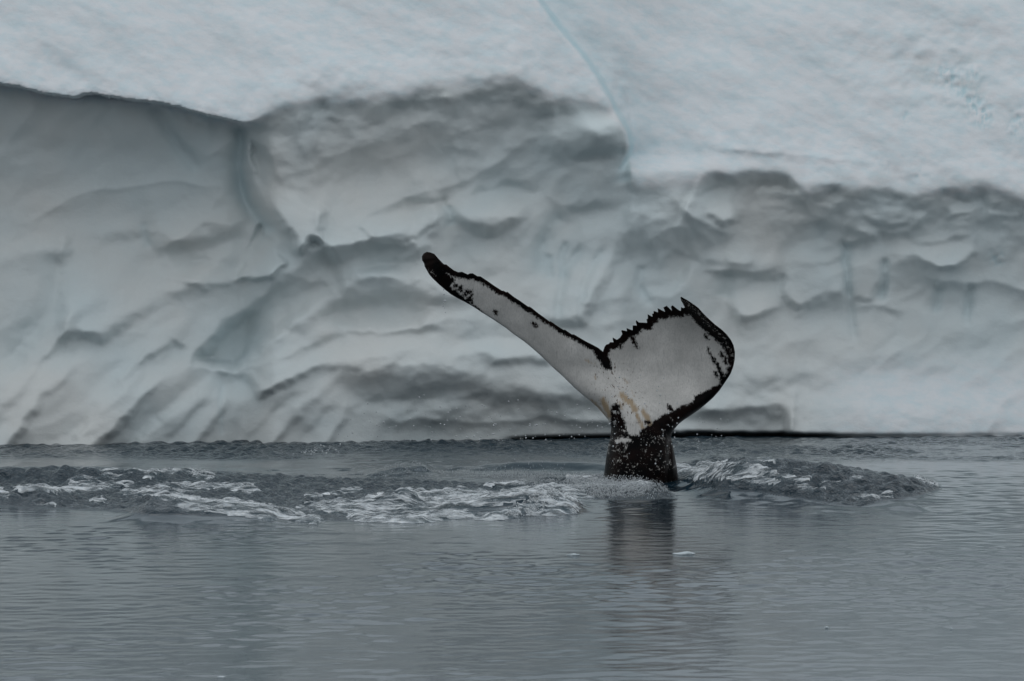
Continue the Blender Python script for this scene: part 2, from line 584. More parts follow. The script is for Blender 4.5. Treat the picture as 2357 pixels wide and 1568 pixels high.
# second tier, behind the tip of the tail
lip(fr('B', [(560, 1120), (650, 1090), (850, 1020), (1060, 1000), (1060, 1060), (980, 1190), (870, 1295)]), 0.05, 20, 60)
lip(fr('B', [(230, 1400), (320, 1370), (420, 1310), (560, 1275), (700, 1275), (800, 1290), (870, 1295), (960, 1220), (1050, 1090)]),
    0.34, 78, 70, t0=.1, t1=.1)
blob(1120, 470, 80, 45, 0.20, 5)
lip(fr('B', [(1100, 1300), (1200, 1380), (1340, 1440), (1500, 1300), (1650, 1150), (1800, 1020)]), 0.10, 60, 60)
groove(fr('B', [(1070, 1040), (1075, 1130), (1090, 1200)]), 0.05, 9, .45)
groove(fr('B', [(1850, 1060), (1760, 1200), (1700, 1350), (1690, 1560)]), 0.06, 14, .35)
groove(fr('B', [(1880, 1280), (1850, 1400), (1850, 1570)]), 0.06, 8, .3)
groove(fr('B', [(1770, 1380), (1760, 1470), (1770, 1570)]), 0.05, 8, .25)
lip(fr('B', [(1700, 1000), (1780, 990), (1840, 1050), (1920, 1040), (2000, 1060), (2090, 1000), (2150, 930)]), 0.13, 40, 30)
groove(fr('B', [(2290, 640), (2270, 780), (2290, 900)]), 0.05, 12, .5)
# ---- left lower wall
lip(fr('A', [(1030, 1340), (1180, 1320), (1290, 1250), (1400, 1170), (1500, 1170), (1600, 1190), (1710, 1130)]), 0.26, 58, 80)
groove(fr('A', [(980, 1160), (1000, 1260), (1030, 1340)]), 0.03, 8, .3)
groove(fr('A', [(400, 1330), (380, 1420), (430, 1568)]), 0.03, 12, .1)
blob(480, 620, 90, 26, 0.14, 25)
lip(fr('F', [(600, 740), (660, 690), (720, 640), (800, 590), (900, 560)]), 0.0, 80, 60)
# diagonal hollow
groove(fr('F', [(1000, 575), (880, 600), (760, 640), (660, 700), (560, 770), (470, 830)]), 0.26, 46, .1, t0=.2, t1=.25)
lip(fr('F', [(640, 625), (720, 650), (790, 640), (860, 600)]), 0.08, 30, 40)
lip(fr('F', [(350, 660), (420, 670), (500, 660), (600, 630)]), 0.08, 40, 50)
lip(fr('F', [(460, 830), (520, 855), (600, 840), (700, 800), (800, 750)]), 0.22, 26, 110)
lip(fr('F', [(780, 640), (860, 625), (960, 640), (1060, 690)]), 0.20, 76, 50)
lip(fr('F', [(680, 730), (780, 720), (860, 760), (960, 745), (1050, 735), (1130, 730)]), 0.14, 70, 60, t0=.4, rough=9)
lip(fr('F', [(940, 690), (975, 710), (1005, 715)]), 0.05, 16, 14)
lip(fr('F', [(700, 845), (760, 835), (850, 850), (960, 830), (1060, 850), (1130, 855)]), 0.17, 75, 60, t0=.4, rough=9)
lip(fr('F', [(880, 925), (960, 905), (1060, 915), (1200, 895), (1380, 930)]), 0.09, 60, 40, t0=.4, rough=9)
lip(fr('F', [(840, 985), (980, 960), (1100, 975), (1260, 960), (1420, 975), (1600, 990), (1760, 996)]), 0.12, 26, 40)
# streaked ribs at the lower left
for pts, A in (([(-20, 985), (60, 880), (150, 770), (250, 700)], .13), ([(170, 1010), (270, 920), (390, 800), (450, 740)], .17),
               ([(250, 1010), (330, 960), (420, 870), (470, 830)], .06), ([(385, 1010), (440, 945), (520, 860)], .12),
               ([(560, 1010), (640, 930), (720, 850)], .09), ([(690, 1010), (740, 950), (800, 880)], .10),
               ([(480, 990), (520, 965), (600, 960)], .05), ([(30, 820), (90, 720), (120, 640)], .06)):
    lip(pts, 0.6 * A, 80, 70, flip=1, t0=.3, t1=.35)
groove(fr('F', [(512, 870), (508, 930), (510, 1010)]), 0.03, 5, .25)
groove(fr('F', [(135, 560), (125, 680), (60, 800), (0, 880)]), 0.10, 30, .12)
lip(fr('F', [(180, 765), (320, 768), (400, 770)]), 0.03, 12, 20)
# ---- right wall
lip(fr('C', [(200, 300), (330, 292), (450, 300), (560, 325), (690, 318), (800, 335), (980, 355), (1200, 385), (1400, 395)]), 0.13, 16, 22, t0=.15, t1=.3, rough=3)
lip(fr('C', [(-60, 60), (60, 150), (200, 250), (330, 292)]), 0.05, 18, 30)
lip(fr('C', [(540, 575), (640, 560), (740, 580), (800, 640), (880, 690), (940, 680), (1010, 695), (1080, 660), (1150, 625),
             (1230, 625), (1340, 660), (1440, 690)]), 0.17, 30, 34)
lip(fr('C', [(780, 590), (860, 605), (930, 595), (1010, 560), (1080, 555)]), 0.08, 16, 18)
lip(fr('C', [(1100, 810), (1180, 850), (1280, 880), (1380, 850), (1430, 870), (1560, 850), (1660, 780), (1740, 690), (1800, 620)]),
    0.18, 30, 46)
lip(fr('C', [(1130, 940), (1180, 915), (1290, 900), (1360, 870)]), 0.10, 20, 18, t0=.02)
lip(fr('C', [(1560, 950), (1700, 940), (1850, 910), (1950, 880), (2050, 850)]), 0.10, 12, 30)
lip(fr('C', [(1780, 780), (1880, 770), (2000, 740), (2090, 690)]), 0.08, 24, 28)
lip(fr('C', [(2080, 690), (2140, 740), (2250, 770), (2353, 750)]), 0.14, 34, 30, t1=.02)
lip(fr('C', [(1390, 1010), (1500, 1015), (1600, 1020), (1680, 1080), (1760, 1115), (1880, 1110), (1970, 1090), (2020, 950)]),
    0.16, 34, 34)
lip(fr('C', [(1590, 1150), (1700, 1180), (1800, 1200), (1900, 1195), (1970, 1220), (2090, 1200), (2250, 1230), (2400, 1290)]),
    0.14, 28, 40, t1=.02)
groove(fr('C', [(1125, 930), (1130, 1060), (1140, 1200), (1150, 1340)]), 0.06, 9, .2, t0=.03)
groove(fr('C', [(930, 780), (950, 880), (1000, 900)]), 0.05, 16, .15)
lip(fr('C', [(0, 700), (60, 760), (160, 810), (270, 860), (360, 880)]), 0.20, 34, 60, t0=.1)
lip(fr('C', [(-160, 650), (-60, 640), (30, 720), (100, 860), (250, 960)]), 0.10, 40, 40)
lip(fr('C', [(130, 1120), (250, 1130), (320, 1120), (420, 1140), (540, 1135), (640, 1115), (720, 1095)]), 0.18, 26, 46)
lip(fr('C', [(280, 1060), (360, 1080), (440, 1085), (500, 1060)]), 0.08, 16, 24)
groove(fr('C', [(300, 1130), (310, 1230), (290, 1330)]), 0.07, 18, .3)
lip(fr('C', [(330, 1470), (430, 1480), (510, 1440), (620, 1400)]), 0.10, 24, 50)
lip(fr('C', [(740, 1460), (860, 1400), (990, 1310), (1140, 1255)]), 0.10, 16, 40)
lip(fr('C', [(1190, 1380), (1330, 1368), (1440, 1390), (1550, 1420)]), 0.08, 16, 20, t1=.3)
groove(fr('C', [(1380, 1030), (1390, 1200), (1360, 1350)]), 0.04, 10, .2)
groove(fr('C', [(1990, 1210), (1970, 1330), (1950, 1480)]), 0.05, 9, .15)
groove(fr('C', [(1780, 1230), (1760, 1330), (1740, 1420)]), 0.04, 9, .2)
groove(fr('h', [(1540, 120), (1545, 330), (1560, 450), (1580, 620)]), 0.06, 8, .12)
groove(fr('h', [(1690, 440), (1780, 480), (1770, 560), (1700, 620), (1600, 660)]), 0.02, 9, .06)
groove(fr('h', [(1720, 200), (1715, 300), (1700, 420)]), 0.05, 8, .15)
groove(fr('h', [(2110, 330), (2100, 420), (2090, 520)]), 0.05, 8, .1)
groove(fr('h', [(1970, 330), (1960, 400), (1950, 470)]), 0.04, 8, .15)
groove(fr('h', [(330, 130), (250, 260), (215, 400), (210, 520)]), 0.06, 9, .15)
groove(fr('h', [(440, 130), (330, 330), (310, 460), (300, 560)]), 0.05, 8, .12)
groove(fr('h', [(590, 230), (580, 330), (640, 430)]), 0.05, 10, .2)
lip(fr('h', [(600, 170), (660, 110), (740, 65), (800, 75), (835, 120)]), 0.10, 26, 40)
lip(fr('h', [(650, 260), (740, 165), (800, 180), (835, 210)]), 0.08, 22, 36)
lip(fr('h', [(1010, 470), (1090, 500), (1170, 450), (1240, 430)]), 0.09, 24, 50)
lip(fr('h', [(1060, 760), (1150, 780), (1240, 745)]), 0.05, 20, 40)
lip(fr('h', [(1600, 800), (1760, 770), (1950, 700), (2050, 690)]), 0.05, 40, 50)
for px_, py_, rr in ((2170, 1040, 16), (2040, 20, 26), (1980, -60, 24), (2090, 90, 22), (2290, 150, 20), (2320, 60, 18),
                     (1880, -180, 26), (1800, -230, 20), (2010, -230, 16), (1540, 70, 12), (1620, 470, 10), (1400, 430, 10)):
    a_, b_ = fr('C', [(px_, py_)])[0]
    R = rr * 3
    c0, c1 = np.searchsorted(gu, [a_ - R, a_ + R])
    r0, r1 = np.searchsorted(gv, [b_ - R, b_ + R])
    sl = np.s_[r0:r1, c0:c1]
    nn = fbm(U[sl] / 9, V[sl] / 14, 77, 3)
    g_ = np.exp(-((U[sl] - a_) / (rr * 1.0)) ** 2 - ((V[sl] - b_) / (rr * 1.2)) ** 2)
    D[sl] -= 0.035 * g_ * (0.5 + nn)
    blue[sl] += 0.6 * g_ * np.clip(0.35 + 1.6 * nn, 0, 1)


def tilt(u, v, ru, rv, slope, ang=0.0):
    """+ leans the wall over (shaded), - lays it back (lit)"""
    global D
    R = max(ru, rv) * 2.6
    c0, c1 = np.searchsorted(gu, [u - R, u + R])
    r0, r1 = np.searchsorted(gv, [v - R, v + R])
    sl = np.s_[r0:r1, c0:c1]
    a = math.radians(ang)
    wu = U[sl] + 14 * fbm(U[sl] / 110, V[sl] / 110, 111, 3)
    wv = V[sl] + 14 * fbm(U[sl] / 110, V[sl] / 110, 113, 3)
    x = (wu - u) * math.cos(a) - (wv - v) * math.sin(a)
    y = (wu - u) * math.sin(a) + (wv - v) * math.cos(a)
    D[sl] -= 1.35 * slope * y * S_ICE * np.exp(-(x / ru) ** 2 - (y / rv) ** 2)


for tp in ((960, 330, 360, 85, .22, 12), (780, 690, 190, 62, .75, 26), (880, 690, 120, 50, .5, 5), (1010, 885, 190, 45, .45, 0), (830, 565, 130, 30, .9, 14), (450, 563, 85, 24, .8, 14),
           (250, 300, 260, 90, .3, -8), (900, 350, 280, 60, .15, 14), (1330, 350, 100, 36, .5, 0), (2060, 510, 230, 60, .3, 0), (2260, 600, 120, 60, .25, 0),
           (1700, 612, 80, 22, .6, -5), (1230, 920, 160, 40, .35, 0), (1650, 950, 120, 26, .5, 0), (1560, 560, 60, 40, .4, 20), (1790, 560, 40, 60, .2, 0),
           (650, 780, 140, 40, .5, 28), (350, 830, 110, 26, .6, 42), (170, 760, 120, 26, .5, 48), (60, 900, 90, 20, .5, 48), (1010, 700, 90, 34, .5, -8),
           (640, 520, 60, 30, .5, -40), (1180, 210, 160, 34, .22, 5),
           (1150, 478, 95, 48, -.8, 0), (100, 840, 70, 46, -.6, 45), (270, 880, 110, 34, -.7, 45), (420, 930, 60, 24, -.5, 45), (2150, 920, 260, 60, -.3, 0),
           (1430, 640, 160, 60, -.4, 0), (1330, 520, 120, 40, -.35, 10), (620, 605, 50, 40, -.6, 0), (490, 640, 110, 26, -.6, 8), (1110, 800, 160, 26, -.6, 0),
           (860, 620, 90, 20, -.6, 10), (1090, 660, 60, 30, -.5, 0), (560, 900, 120, 40, -.4, 20), (680, 450, 60, 70, -.3, -20), (1960, 600, 90, 50, -.3, 0),
           (1660, 470, 60, 50, -.4, 0), (1850, 590, 90, 40, -.3, 0), (2090, 575, 70, 24, -.4, 8), (950, 500, 80, 24, -.5, 22), (700, 910, 90, 24, -.4, 40),
           (2080, 845, 140, 40, .4, -8), (1800, 880, 150, 34, .35, 0), (1385, 283, 60, 30, -1.3, 0), (1372, 345, 70, 22, .8, 0), (1930, 690, 60, 40, .3, 0), (1560, 860, 60, 30, .3, 0),
           (2200, 720, 160, 60, -.25, 0), (1850, 760, 120, 70, -.2, 0), (330, 530, 140, 40, -.3, 10)):
    tilt(*tp)
def facet(poly, sv, su=0.0, off=0.0, w=7.0):
    """a flat break in the wall: + sv leans over (shaded), - sv lies back (lit)"""
    global D
    p = np.asarray(poly, float)
    R = 4 * w + 20
    c0, c1 = np.searchsorted(gu, [p[:, 0].min() - R, p[:, 0].max() + R])
    r0, r1 = np.searchsorted(gv, [p[:, 1].min() - R, p[:, 1].max() + R])
    sl = np.s_[r0:r1, c0:c1]
    uu = U[sl] + 7 * fbm(U[sl] / 40, V[sl] / 40, 161, 4)
    vv = V[sl] + 7 * fbm(U[sl] / 40, V[sl] / 40, 163, 4)
    m = sstep(-w, w, sdf_poly(uu, vv, poly))
    cu_, cv_ = p.mean(0)
    D[sl] += m * (off - sv * (V[sl] - cv_) * S_ICE + su * (U[sl] - cu_) * S_ICE)


facet([(-80, 640), (60, 560), (150, 560), (130, 700), (40, 830), (-80, 900)], .25, .15, -.05, 22)
facet([(150, 560), (340, 540), (480, 600), (380, 690), (230, 780), (140, 770)], -.25, -.1, .04, 20)
facet([(560, 860), (700, 790), (820, 770), (1000, 760), (900, 830), (720, 850), (600, 910)], -.45, 0, .05, 14)
facet([(1240, 560), (1330, 480), (1450, 470), (1420, 600), (1340, 740), (1240, 740)], -.25, .2, .04, 18)
facet([(1450, 480), (1560, 500), (1600, 600), (1560, 660), (1470, 680), (1430, 600)], .2, -.2, -.03, 16)
facet(fr('A', [(1720, 620), (1800, 660), (1900, 860), (2020, 960), (2250, 1100), (2210, 1300), (2150, 1270), (2080, 1385), (1960, 1200), (1850, 1020), (1740, 760)]), -.40, .25, .05, 10)
facet([(735, 562), (860, 545), (985, 560), (960, 600), (850, 615), (740, 680), (640, 760), (540, 845), (455, 830), (520, 755), (610, 690), (690, 605)], .55, 0, -.10, 14)
facet([(760, 650), (860, 625), (960, 645), (1010, 700), (960, 745), (860, 755), (740, 730)], .5, 0, -.04, 14)
facet(fr('B', [(430, 1190), (620, 1090), (820, 1010), (1055, 1000), (1050, 1080), (960, 1190), (870, 1285), (700, 1265), (540, 1270)]), -.55, 0, .05, 7)
facet(fr('B', [(1090, 1040), (1250, 980), (1480, 900), (1680, 960), (1560, 1150), (1330, 1230), (1170, 1170)]), -.65, 0, .04, 14)
facet([(548, 640), (580, 560), (600, 515), (630, 560), (660, 605), (620, 645)], -.7, .2, .03, 5)
facet([(380, 640), (440, 600), (520, 600), (545, 640), (470, 665)], -.5, 0, .03, 10)
facet([(120, 1070), (240, 920), (310, 850), (400, 785), (432, 812), (330, 920), (190, 1070)], -.5, .25, .05, 10)
facet([(-60, 1070), (80, 850), (150, 785), (190, 830), (105, 905), (0, 1070)], -.4, .25, .05, 12)
facet([(340, 1070), (460, 930), (520, 915), (490, 980), (410, 1070)], -.3, .3, .03, 9)
facet([(520, 1070), (650, 925), (700, 900), (690, 955), (600, 1070)], -.3, .3, .03, 9)
facet([(650, 1070), (745, 950), (790, 930), (800, 965), (720, 1070)], -.3, .3, .03, 9)
facet([(190, 1070), (330, 900), (440, 830), (500, 850), (380, 950), (260, 1070)], .25, -.15, -.04, 12)
facet(fr('C', [(150, 580), (260, 540), (350, 600), (355, 780), (280, 830), (180, 740)]), -.5, .2, .05, 8)
facet(fr('C', [(1560, 950), (1850, 912), (2030, 880), (2010, 1000), (1880, 1110), (1760, 1115), (1680, 1080), (1600, 1020)]), -.35, .1, .06, 4)
facet(fr('C', [(500, 460), (600, 430), (690, 440), (780, 560), (760, 600), (640, 560), (520, 570)]), .6, 0, -.06, 7)
facet(fr('C', [(330, 1290), (480, 1210), (700, 1180), (660, 1390), (430, 1470), (320, 1400)]), -.5, 0, .03, 12)
facet(fr('C', [(740, 1120), (900, 1080), (1120, 1060), (1130, 1240), (960, 1310), (800, 1380), (690, 1300)]), -.3, -.1, .03, 10)
facet(fr('C', [(1160, 960), (1360, 980), (1390, 1200), (1300, 1330), (1170, 1330)]), -.15, .2, .03, 9)
facet(fr('C', [(1420, 1050), (1580, 1050), (1760, 1180), (1740, 1400), (1400, 1360)]), .05, -.15, -.01, 12)
facet(fr('C', [(1200, 640), (1340, 680), (1480, 700), (1620, 640), (1560, 800), (1400, 830), (1250, 760)]), -.4, 0, .03, 8)
facet(fr('C', [(1830, 680), (1960, 650), (2060, 690), (1980, 740), (1850, 770)]), -.6, 0, .03, 7)
facet([(1090, 790), (1190, 775), (1290, 790), (1260, 830), (1130, 830)], -.6, 0, .04, 12)
facet([(760, 855), (880, 850), (1010, 850), (1150, 880), (1120, 930), (950, 930), (830, 940), (790, 900)], .28, 0, -.03, 18)
rr2 = np.random.RandomState(21)
for i in range(40):
    cu_, cv_ = rr2.uniform(-80, 2440), rr2.uniform(300, 985)
    lv_ = np.interp(cu_, LIPU, LIPV)
    if cv_ < lv_ + 30:
        continue
    if cu_ < 700 and cv_ > 640:
        an = rr2.normal(-42, 12)
    elif cu_ < 1450:
        an = rr2.normal(-20, 16)
    else:
        an = rr2.normal(-2, 22)
    if cu_ < 560 and cv_ < 560:
        continue
    ln = rr2.uniform(24, 90)
    an = math.radians(an)
    k1, k2 = rr2.uniform(-.25, .25, 2)
    pts_ = [(cu_ + ln * t_ * math.cos(an) - ln * (k1 * (1 - t_ * t_) + k2 * t_ * (1 - t_ * t_)) * math.sin(an),
             cv_ + ln * t_ * math.sin(an) + ln * (k1 * (1 - t_ * t_) + k2 * t_ * (1 - t_ * t_)) * math.cos(an)) for t_ in (-1, -.6, -.2, .2, .6, 1)]
    if math.cos(an) < 0:
        pts_ = pts_[::-1]
    lip(pts_, rr2.uniform(.010, .032), rr2.uniform(16, 40), rr2.uniform(25, 60), t0=.45, t1=.45)
# broken snow patch upper right
reg = np.exp(-((U - 2150) / 190) ** 2 - ((V - 150) / 110) ** 2)
D += reg * (0.055 * fbm(U / 70 + V / 120, V / 52, 81, 4))
blue += 0.45 * np.exp(-((U - 2190) / 120) ** 2 - ((V - 190) / 80) ** 2) * np.clip(.2 + 1.3 * fbm(U / 45 + V / 80, V / 60, 85, 4), 0, 1)
dirt += 0.7 * reg * np.clip(0.3 + fbm(U / 60, V / 30, 83, 3), 0, 1)
lip(fr('F', [(2040, 90), (2110, 75), (2180, 100), (2230, 120)]), 0.10, 40, 40)
# undercut just above the water
lip(fr('F', [(1560, 955), (1640, 945), (1720, 938), (1790, 930), (1815, 950), (1822, 1000)]), 0.15, 40, 30, t1=.02)
und = sstep(780, 960, U) * (1 - sstep(1800, 1830, U))
D -= und * 0.30 * sstep(880, 1000, V + 12 * fbm(U / 70, V / 50, 151, 3))
wl_ = 453 + CAM_H / ((Y0 + (U - CU) / 2357 * 2.8 - 0.45) * K)
gth = np.interp(U, [1150, 1400, 1580, 1800, 1850, 2000, 2357, 2600], [0, 4, 9, 7, 2.2, 0.8, 0.5, 0]) * (1 + .25 * fbm(U / 50, 0 * U + .5, 91, 2))
D -= sstep(0, 2, gth) * (0.8 - 0.5 * sstep(1820, 1950, U)) * sstep(0, 5, V - (wl_ - gth))
# the foot of the wall on the right leans out
foot = sstep(1780, 2060, U) * (V > 600)
D += foot * 0.30 * sstep(690, 1000, V) ** 1.3
blob(2110, 830, 240, 60, -0.10, 6)
D += 0.35 * (1 - sstep(0, 600, U)) * sstep(760, 1000, V)
# the face runs obliquely: farther away on the right
D -= (U - CU) / 2357 * 2.8
# outside the photograph the berg falls away at both ends
D -= 6.0 * sstep(600, 1900, -U) + 6.0 * sstep(2900, 4100, U)
# natural unevenness
dia = (U * .82 - V * .57), (U * .57 + V * .82)
below = sstep(0, 30, V - lipv)
warp = 40 * fbm(U / 170, V / 170, 5, 2)
n1 = 1 - np.abs(fbm((dia[0] + warp) / 230, (dia[1] + warp) / 105, 7, 2))
n2 = 1 - np.abs(fbm((U + warp) / 90, (V + .6 * warp) / 70, 11, 2))
D += below * (0.05 * (n1 - .7) + 0.006 * (n2 - .7))
D += below * 0.008 * fbm(U / 26, V / 22, 13, 3) * sstep(-.3, .5, fbm(U / 200, V / 160, 19, 2))
dn = (U * .86 + V * .5), (-U * .5 + V * .86)
D += (1 - below) * (0.09 * fbm(dn[0] / 320, dn[1] / 150, 15, 2) + 0.011 * fbm(dn[0] / 60, dn[1] / 24, 17, 3) +
                    0.0035 * fbm(dn[0] / 16, dn[1] / 9, 21, 3))
snow = np.clip(1 - below + 0.9 * foot * sstep(780, 900, V), 0, 1)
blue += (1 - below) * 0.30 * np.clip(fbm(dn[0] / 90, dn[1] / 40, 23, 3) - 0.15, 0, 1)
# soften the pixel-scale steps a little
D_keep = D.copy()
for _ in range(7):
    D[1:-1, 1:-1] = 0.5 * D[1:-1, 1:-1] + 0.125 * (D[:-2, 1:-1] + D[2:, 1:-1] + D[1:-1, :-2] + D[1:-1, 2:])
crisp = sharp * (np.abs(V - lipv) < 16)
D = D * (1 - crisp) + D_keep * crisp
# real positions: design pixels on the plane Y0, allowing for how far the smooth slope stands behind it
Dm = D.copy()
for _ in range(12):
    Dm[1:-1, :] = (Dm[:-2] + Dm[1:-1] + Dm[2:]) / 3
    Dm[:, 1:-1] = (Dm[:, :-2] + Dm[:, 1:-1] + Dm[:, 2:]) / 3
Xi, Yp, Zi = P(U, V, Y0 - Dm)
Yi = Y0 - D
# close the berg behind: the top falls away to the water at the back
iceberg = grid_object("iceberg", np.vstack([Xi[:1] * 1.0, Xi[:1], Xi]), np.vstack([Yi[:1] + 16, Yi[:1] + 6, Yi]),
                      np.vstack([Zi[:1] * 0 - 1.0, Zi[:1] - 0.6, Zi]), M_ICE, flip=True)
pad = lambda a: np.vstack([a[:1], a[:1], a])
attr(iceberg, "blue", np.clip(pad(blue), 0, 1))
attr(iceberg, "snow", pad(snow))
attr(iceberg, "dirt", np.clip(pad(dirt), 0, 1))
tag(iceberg, "huge white and pale blue iceberg wall with overhanging snowy ledges behind the whale's tail", "iceberg")

# ------------------------------------------------------------------ sea
wx = axis(-4000, -6.9, 6.9, 4000, 0.024, 1.10)
near = []
y = 31.0
while y < 76:
    near.append(y)
    y += 0.034 + 0.0009 * (y - 31) if y < 55.5 else (0.036 if y < 62.5 else 0.052)
s, y2, back = 0.05, near[-1], []
while y2 < 8000:
    s *= 1.14
    y2 += s
    back.append(y2)
s, y2, front = 0.05, near[0], []
while y2 > -3000:
    s *= 1.14
    y2 -= s
    front.append(y2)
wy = np.array(front[::-1] + near + back)
X, Y = np.meshgrid(wx, wy)
spx = np.gradient(wx)[None, :]
spy = np.gradient(wy)[:, None]
u_, v_ = to_px(X, np.maximum(Y, 5), 0 * X)

H = np.zeros_like(X)


def crest(pts, base, front_w, back_w, t0=.25, t1=.25, power=2.0):
    """a swell whose crest is seen along pts (design pixels); its foot stands on the row(s) base of the flat sea"""
    global H
    pts = np.asarray(pts, float)
    bu = np.interp(pts[:, 0], *zip(*base)) if isinstance(base, list) else np.full(len(pts), float(base))
    yc_ = water_pt(pts[:, 0], bu)[1]
    xx, _, hh = P(pts[:, 0], pts[:, 1], yc_)
    hh = np.maximum(hh, 0)
    sx_ = np.linspace(xx[0], xx[-1], 200)
    sy_, sh_ = np.interp(sx_, xx, yc_), np.interp(sx_, xx, hh)
    kk = np.ones(13) / 13
    sh_ = np.convolve(np.pad(sh_, 6, mode='edge'), kk, 'valid')
    sy_ = np.convolve(np.pad(sy_, 6, mode='edge'), kk, 'valid')
    Xw = X + 0.12 * fbm(X / .9, Y / .9, 141, 2)
    yl = np.interp(Xw, sx_, sy_) + 0.25 * fbm(X / 1.3, Y / 3, 143, 2)
    hl = np.interp(Xw, sx_, sh_)
    fr_ = (Xw - xx[0]) / (xx[-1] - xx[0])
    win = sstep(0, t0, fr_) * sstep(0, t1, 1 - fr_)
    t = yl - Y                                     # + towards the camera
    H += hl * win * np.exp(-np.abs(t / np.where(t > 0, front_w, back_w)) ** power)


crest(fr('n', [(330, 200), (450, 165), (560, 145), (680, 125), (900, 132), (1100, 140), (1300, 150), (1450, 165), (1600, 195),
               (1750, 225), (1900, 250), (2100, 285), (2240, 335), (2330, 355)]), [(1520, 1118), (1750, 1136), (2000, 1138), (2190, 1132)], .95, 2.2, .30, .2)
crest(fr('n', [(560, 400), (700, 385), (800, 358), (900, 385), (1020, 400)]), 1146, .45, .5)
crest(fr('n', [(1200, 430), (1450, 455), (1700, 470), (1950, 430), (2150, 390)]), 1172, .7, .9)
crest(fr('l', [(-1500, 210), (-300, 200), (0, 198), (200, 198), (450, 204), (650, 194), (900, 202), (1100, 216), (1300, 226), (1500, 224), (1800, 240)]), 1106, .45, 2.0, .02, .3)
crest(fr('l', [(-700, 430), (-200, 395), (0, 372), (100, 350), (230, 340), (330, 346), (450, 372), (600, 420)]), 1157, .42, 1.2, .1, .2)
crest(fr('l', [(700, 470), (900, 430), (1050, 398), (1200, 402), (1400, 440), (1600, 452), (1750, 472), (1880, 492), (2100, 512)]), 1192, .75, 1.0, .3, .2)
crest(fr('m', [(300, 450), (500, 420), (620, 380), (720, 352), (800, 375), (950, 410)]), 1166, .45, .7)
crest(fr('m', [(900, 485), (1150, 455), (1350, 425), (1600, 380), (1800, 345), (1900, 368), (2020, 410), (2100, 440)]), 1176, .45, .9, .2, .4)
crest(fr('m', [(450, 225), (650, 195), (850, 165), (900, 182), (1000, 205)]), 1091, .5, 1.4)
crest(fr('m', [(950, 195), (1250, 170), (1600, 150), (1900, 156), (2150, 160), (2450, 175)]), 1083, .5, 1.5)

# disturbed water: rough patches, in design pixels on the surface
u_, v_ = to_px(X, np.maximum(Y, 5), H)
chop = np.zeros_like(X)


def patch(poly, soft, val):
    global chop
    sd_ = sdf_poly(u_, v_, poly)
    chop = np.maximum(chop, val * sstep(-soft, soft, sd_))


inv = (v_ > 1000) & (v_ < 1300) & (np.abs(u_ - 1178) < 1500)
patch(fr('n', [(430, 175), (560, 145), (680, 122), (900, 128), (1300, 146), (1600, 190), (1900, 246), (2110, 280), (2250, 335), (2120, 372),
               (1900, 412), (1700, 458), (1500, 440), (1300, 400), (1000, 345), (800, 340), (600, 300), (440, 260)]), 5, 1.0)
patch(fr('l', [(-400, 200), (200, 196), (650, 192), (1100, 214), (1600, 228), (2200, 260), (2900, 280), (3300, 300), (3700, 300), (3700, 420),
               (3300, 470), (2900, 545), (2500, 560), (2100, 545), (1700, 520), (1300, 510), (1000, 500), (700, 480), (300, 462), (-400, 430)]), 6, .85)
patch(fr('m', [(1700, 260), (2150, 260), (2500, 300), (2620, 380), (2450, 410), (2000, 400), (1700, 350)]), 8, .9)
chop = np.maximum(chop, 0.8 * (1 - sstep(1040, 1066, v_ + 9 * fbm(X / 3, Y / 6, 121, 3))) * np.clip(.65 + .9 * fbm(X / 2.2, Y / 4, 123, 3), .15, 1.3))
patch([(500, 1012), (900, 1008), (1250, 1015), (1330, 1030), (900, 1040), (500, 1050)], 8, .6)

# travelling ripples and chop as a sum of many small waves
rng = np.random.RandomState(4)
calm = 0.40 + 0.85 * np.clip(0.4 + 1.3 * fbm(X / 2.6, Y / 7.0, 41, 3), 0, 1.5)
calm *= 1 - 0.45 * np.exp(-((u_ - 1540) / 170) ** 2 - ((v_ - 1230) / 90) ** 2)      # slick left by the tail
R1 = np.zeros_like(X)
R2 = np.zeros_like(X)
sp = np.maximum(spx, 0.8 * spy)
for i in range(96):
    if i < 24:
        lam = 0.5 * (1.6 / 0.5) ** rng.rand()
        slope = 0.0075
    else:
        lam = 0.17 * (0.5 / 0.17) ** rng.rand()
        slope = 0.0130
    ang = math.radians(rng.uniform(10, 170))
    kx, ky = math.cos(ang) * 2 * math.pi / lam, math.sin(ang) * 2 * math.pi / lam
    amp = slope * lam / (2 * math.pi) * (0.6 + 0.8 * rng.rand())
    fade = np.clip(1.6 - 4.2 * np.maximum(spx * abs(math.cos(ang)), spy * abs(math.sin(ang))) / lam, 0, 1)
    w = amp * fade * np.sin(kx * X + ky * Y + rng.rand() * 6.28)
    R1 += w
    if i % 2:
        R2 += w
for i in range(60):
    lam = 0.115 * (0.30 / 0.115) ** rng.rand()
    ang = rng.rand() * 6.283
    kx, ky = math.cos(ang) * 2 * math.pi / lam, math.sin(ang) * 2 * math.pi / lam
    amp = 0.085 * lam / (2 * math.pi) * (0.5 + rng.rand())
    fade = np.clip(1.6 - 4.2 * np.maximum(spx * abs(math.cos(ang)), spy * abs(math.sin(ang))) / lam, 0, 1)
    R2 += amp * fade * np.sin(kx * X + ky * Y + rng.rand() * 6.28)
# foam bands: (crest line in design pixels, half width, density)
foam = np.full(X.shape, -1.0)


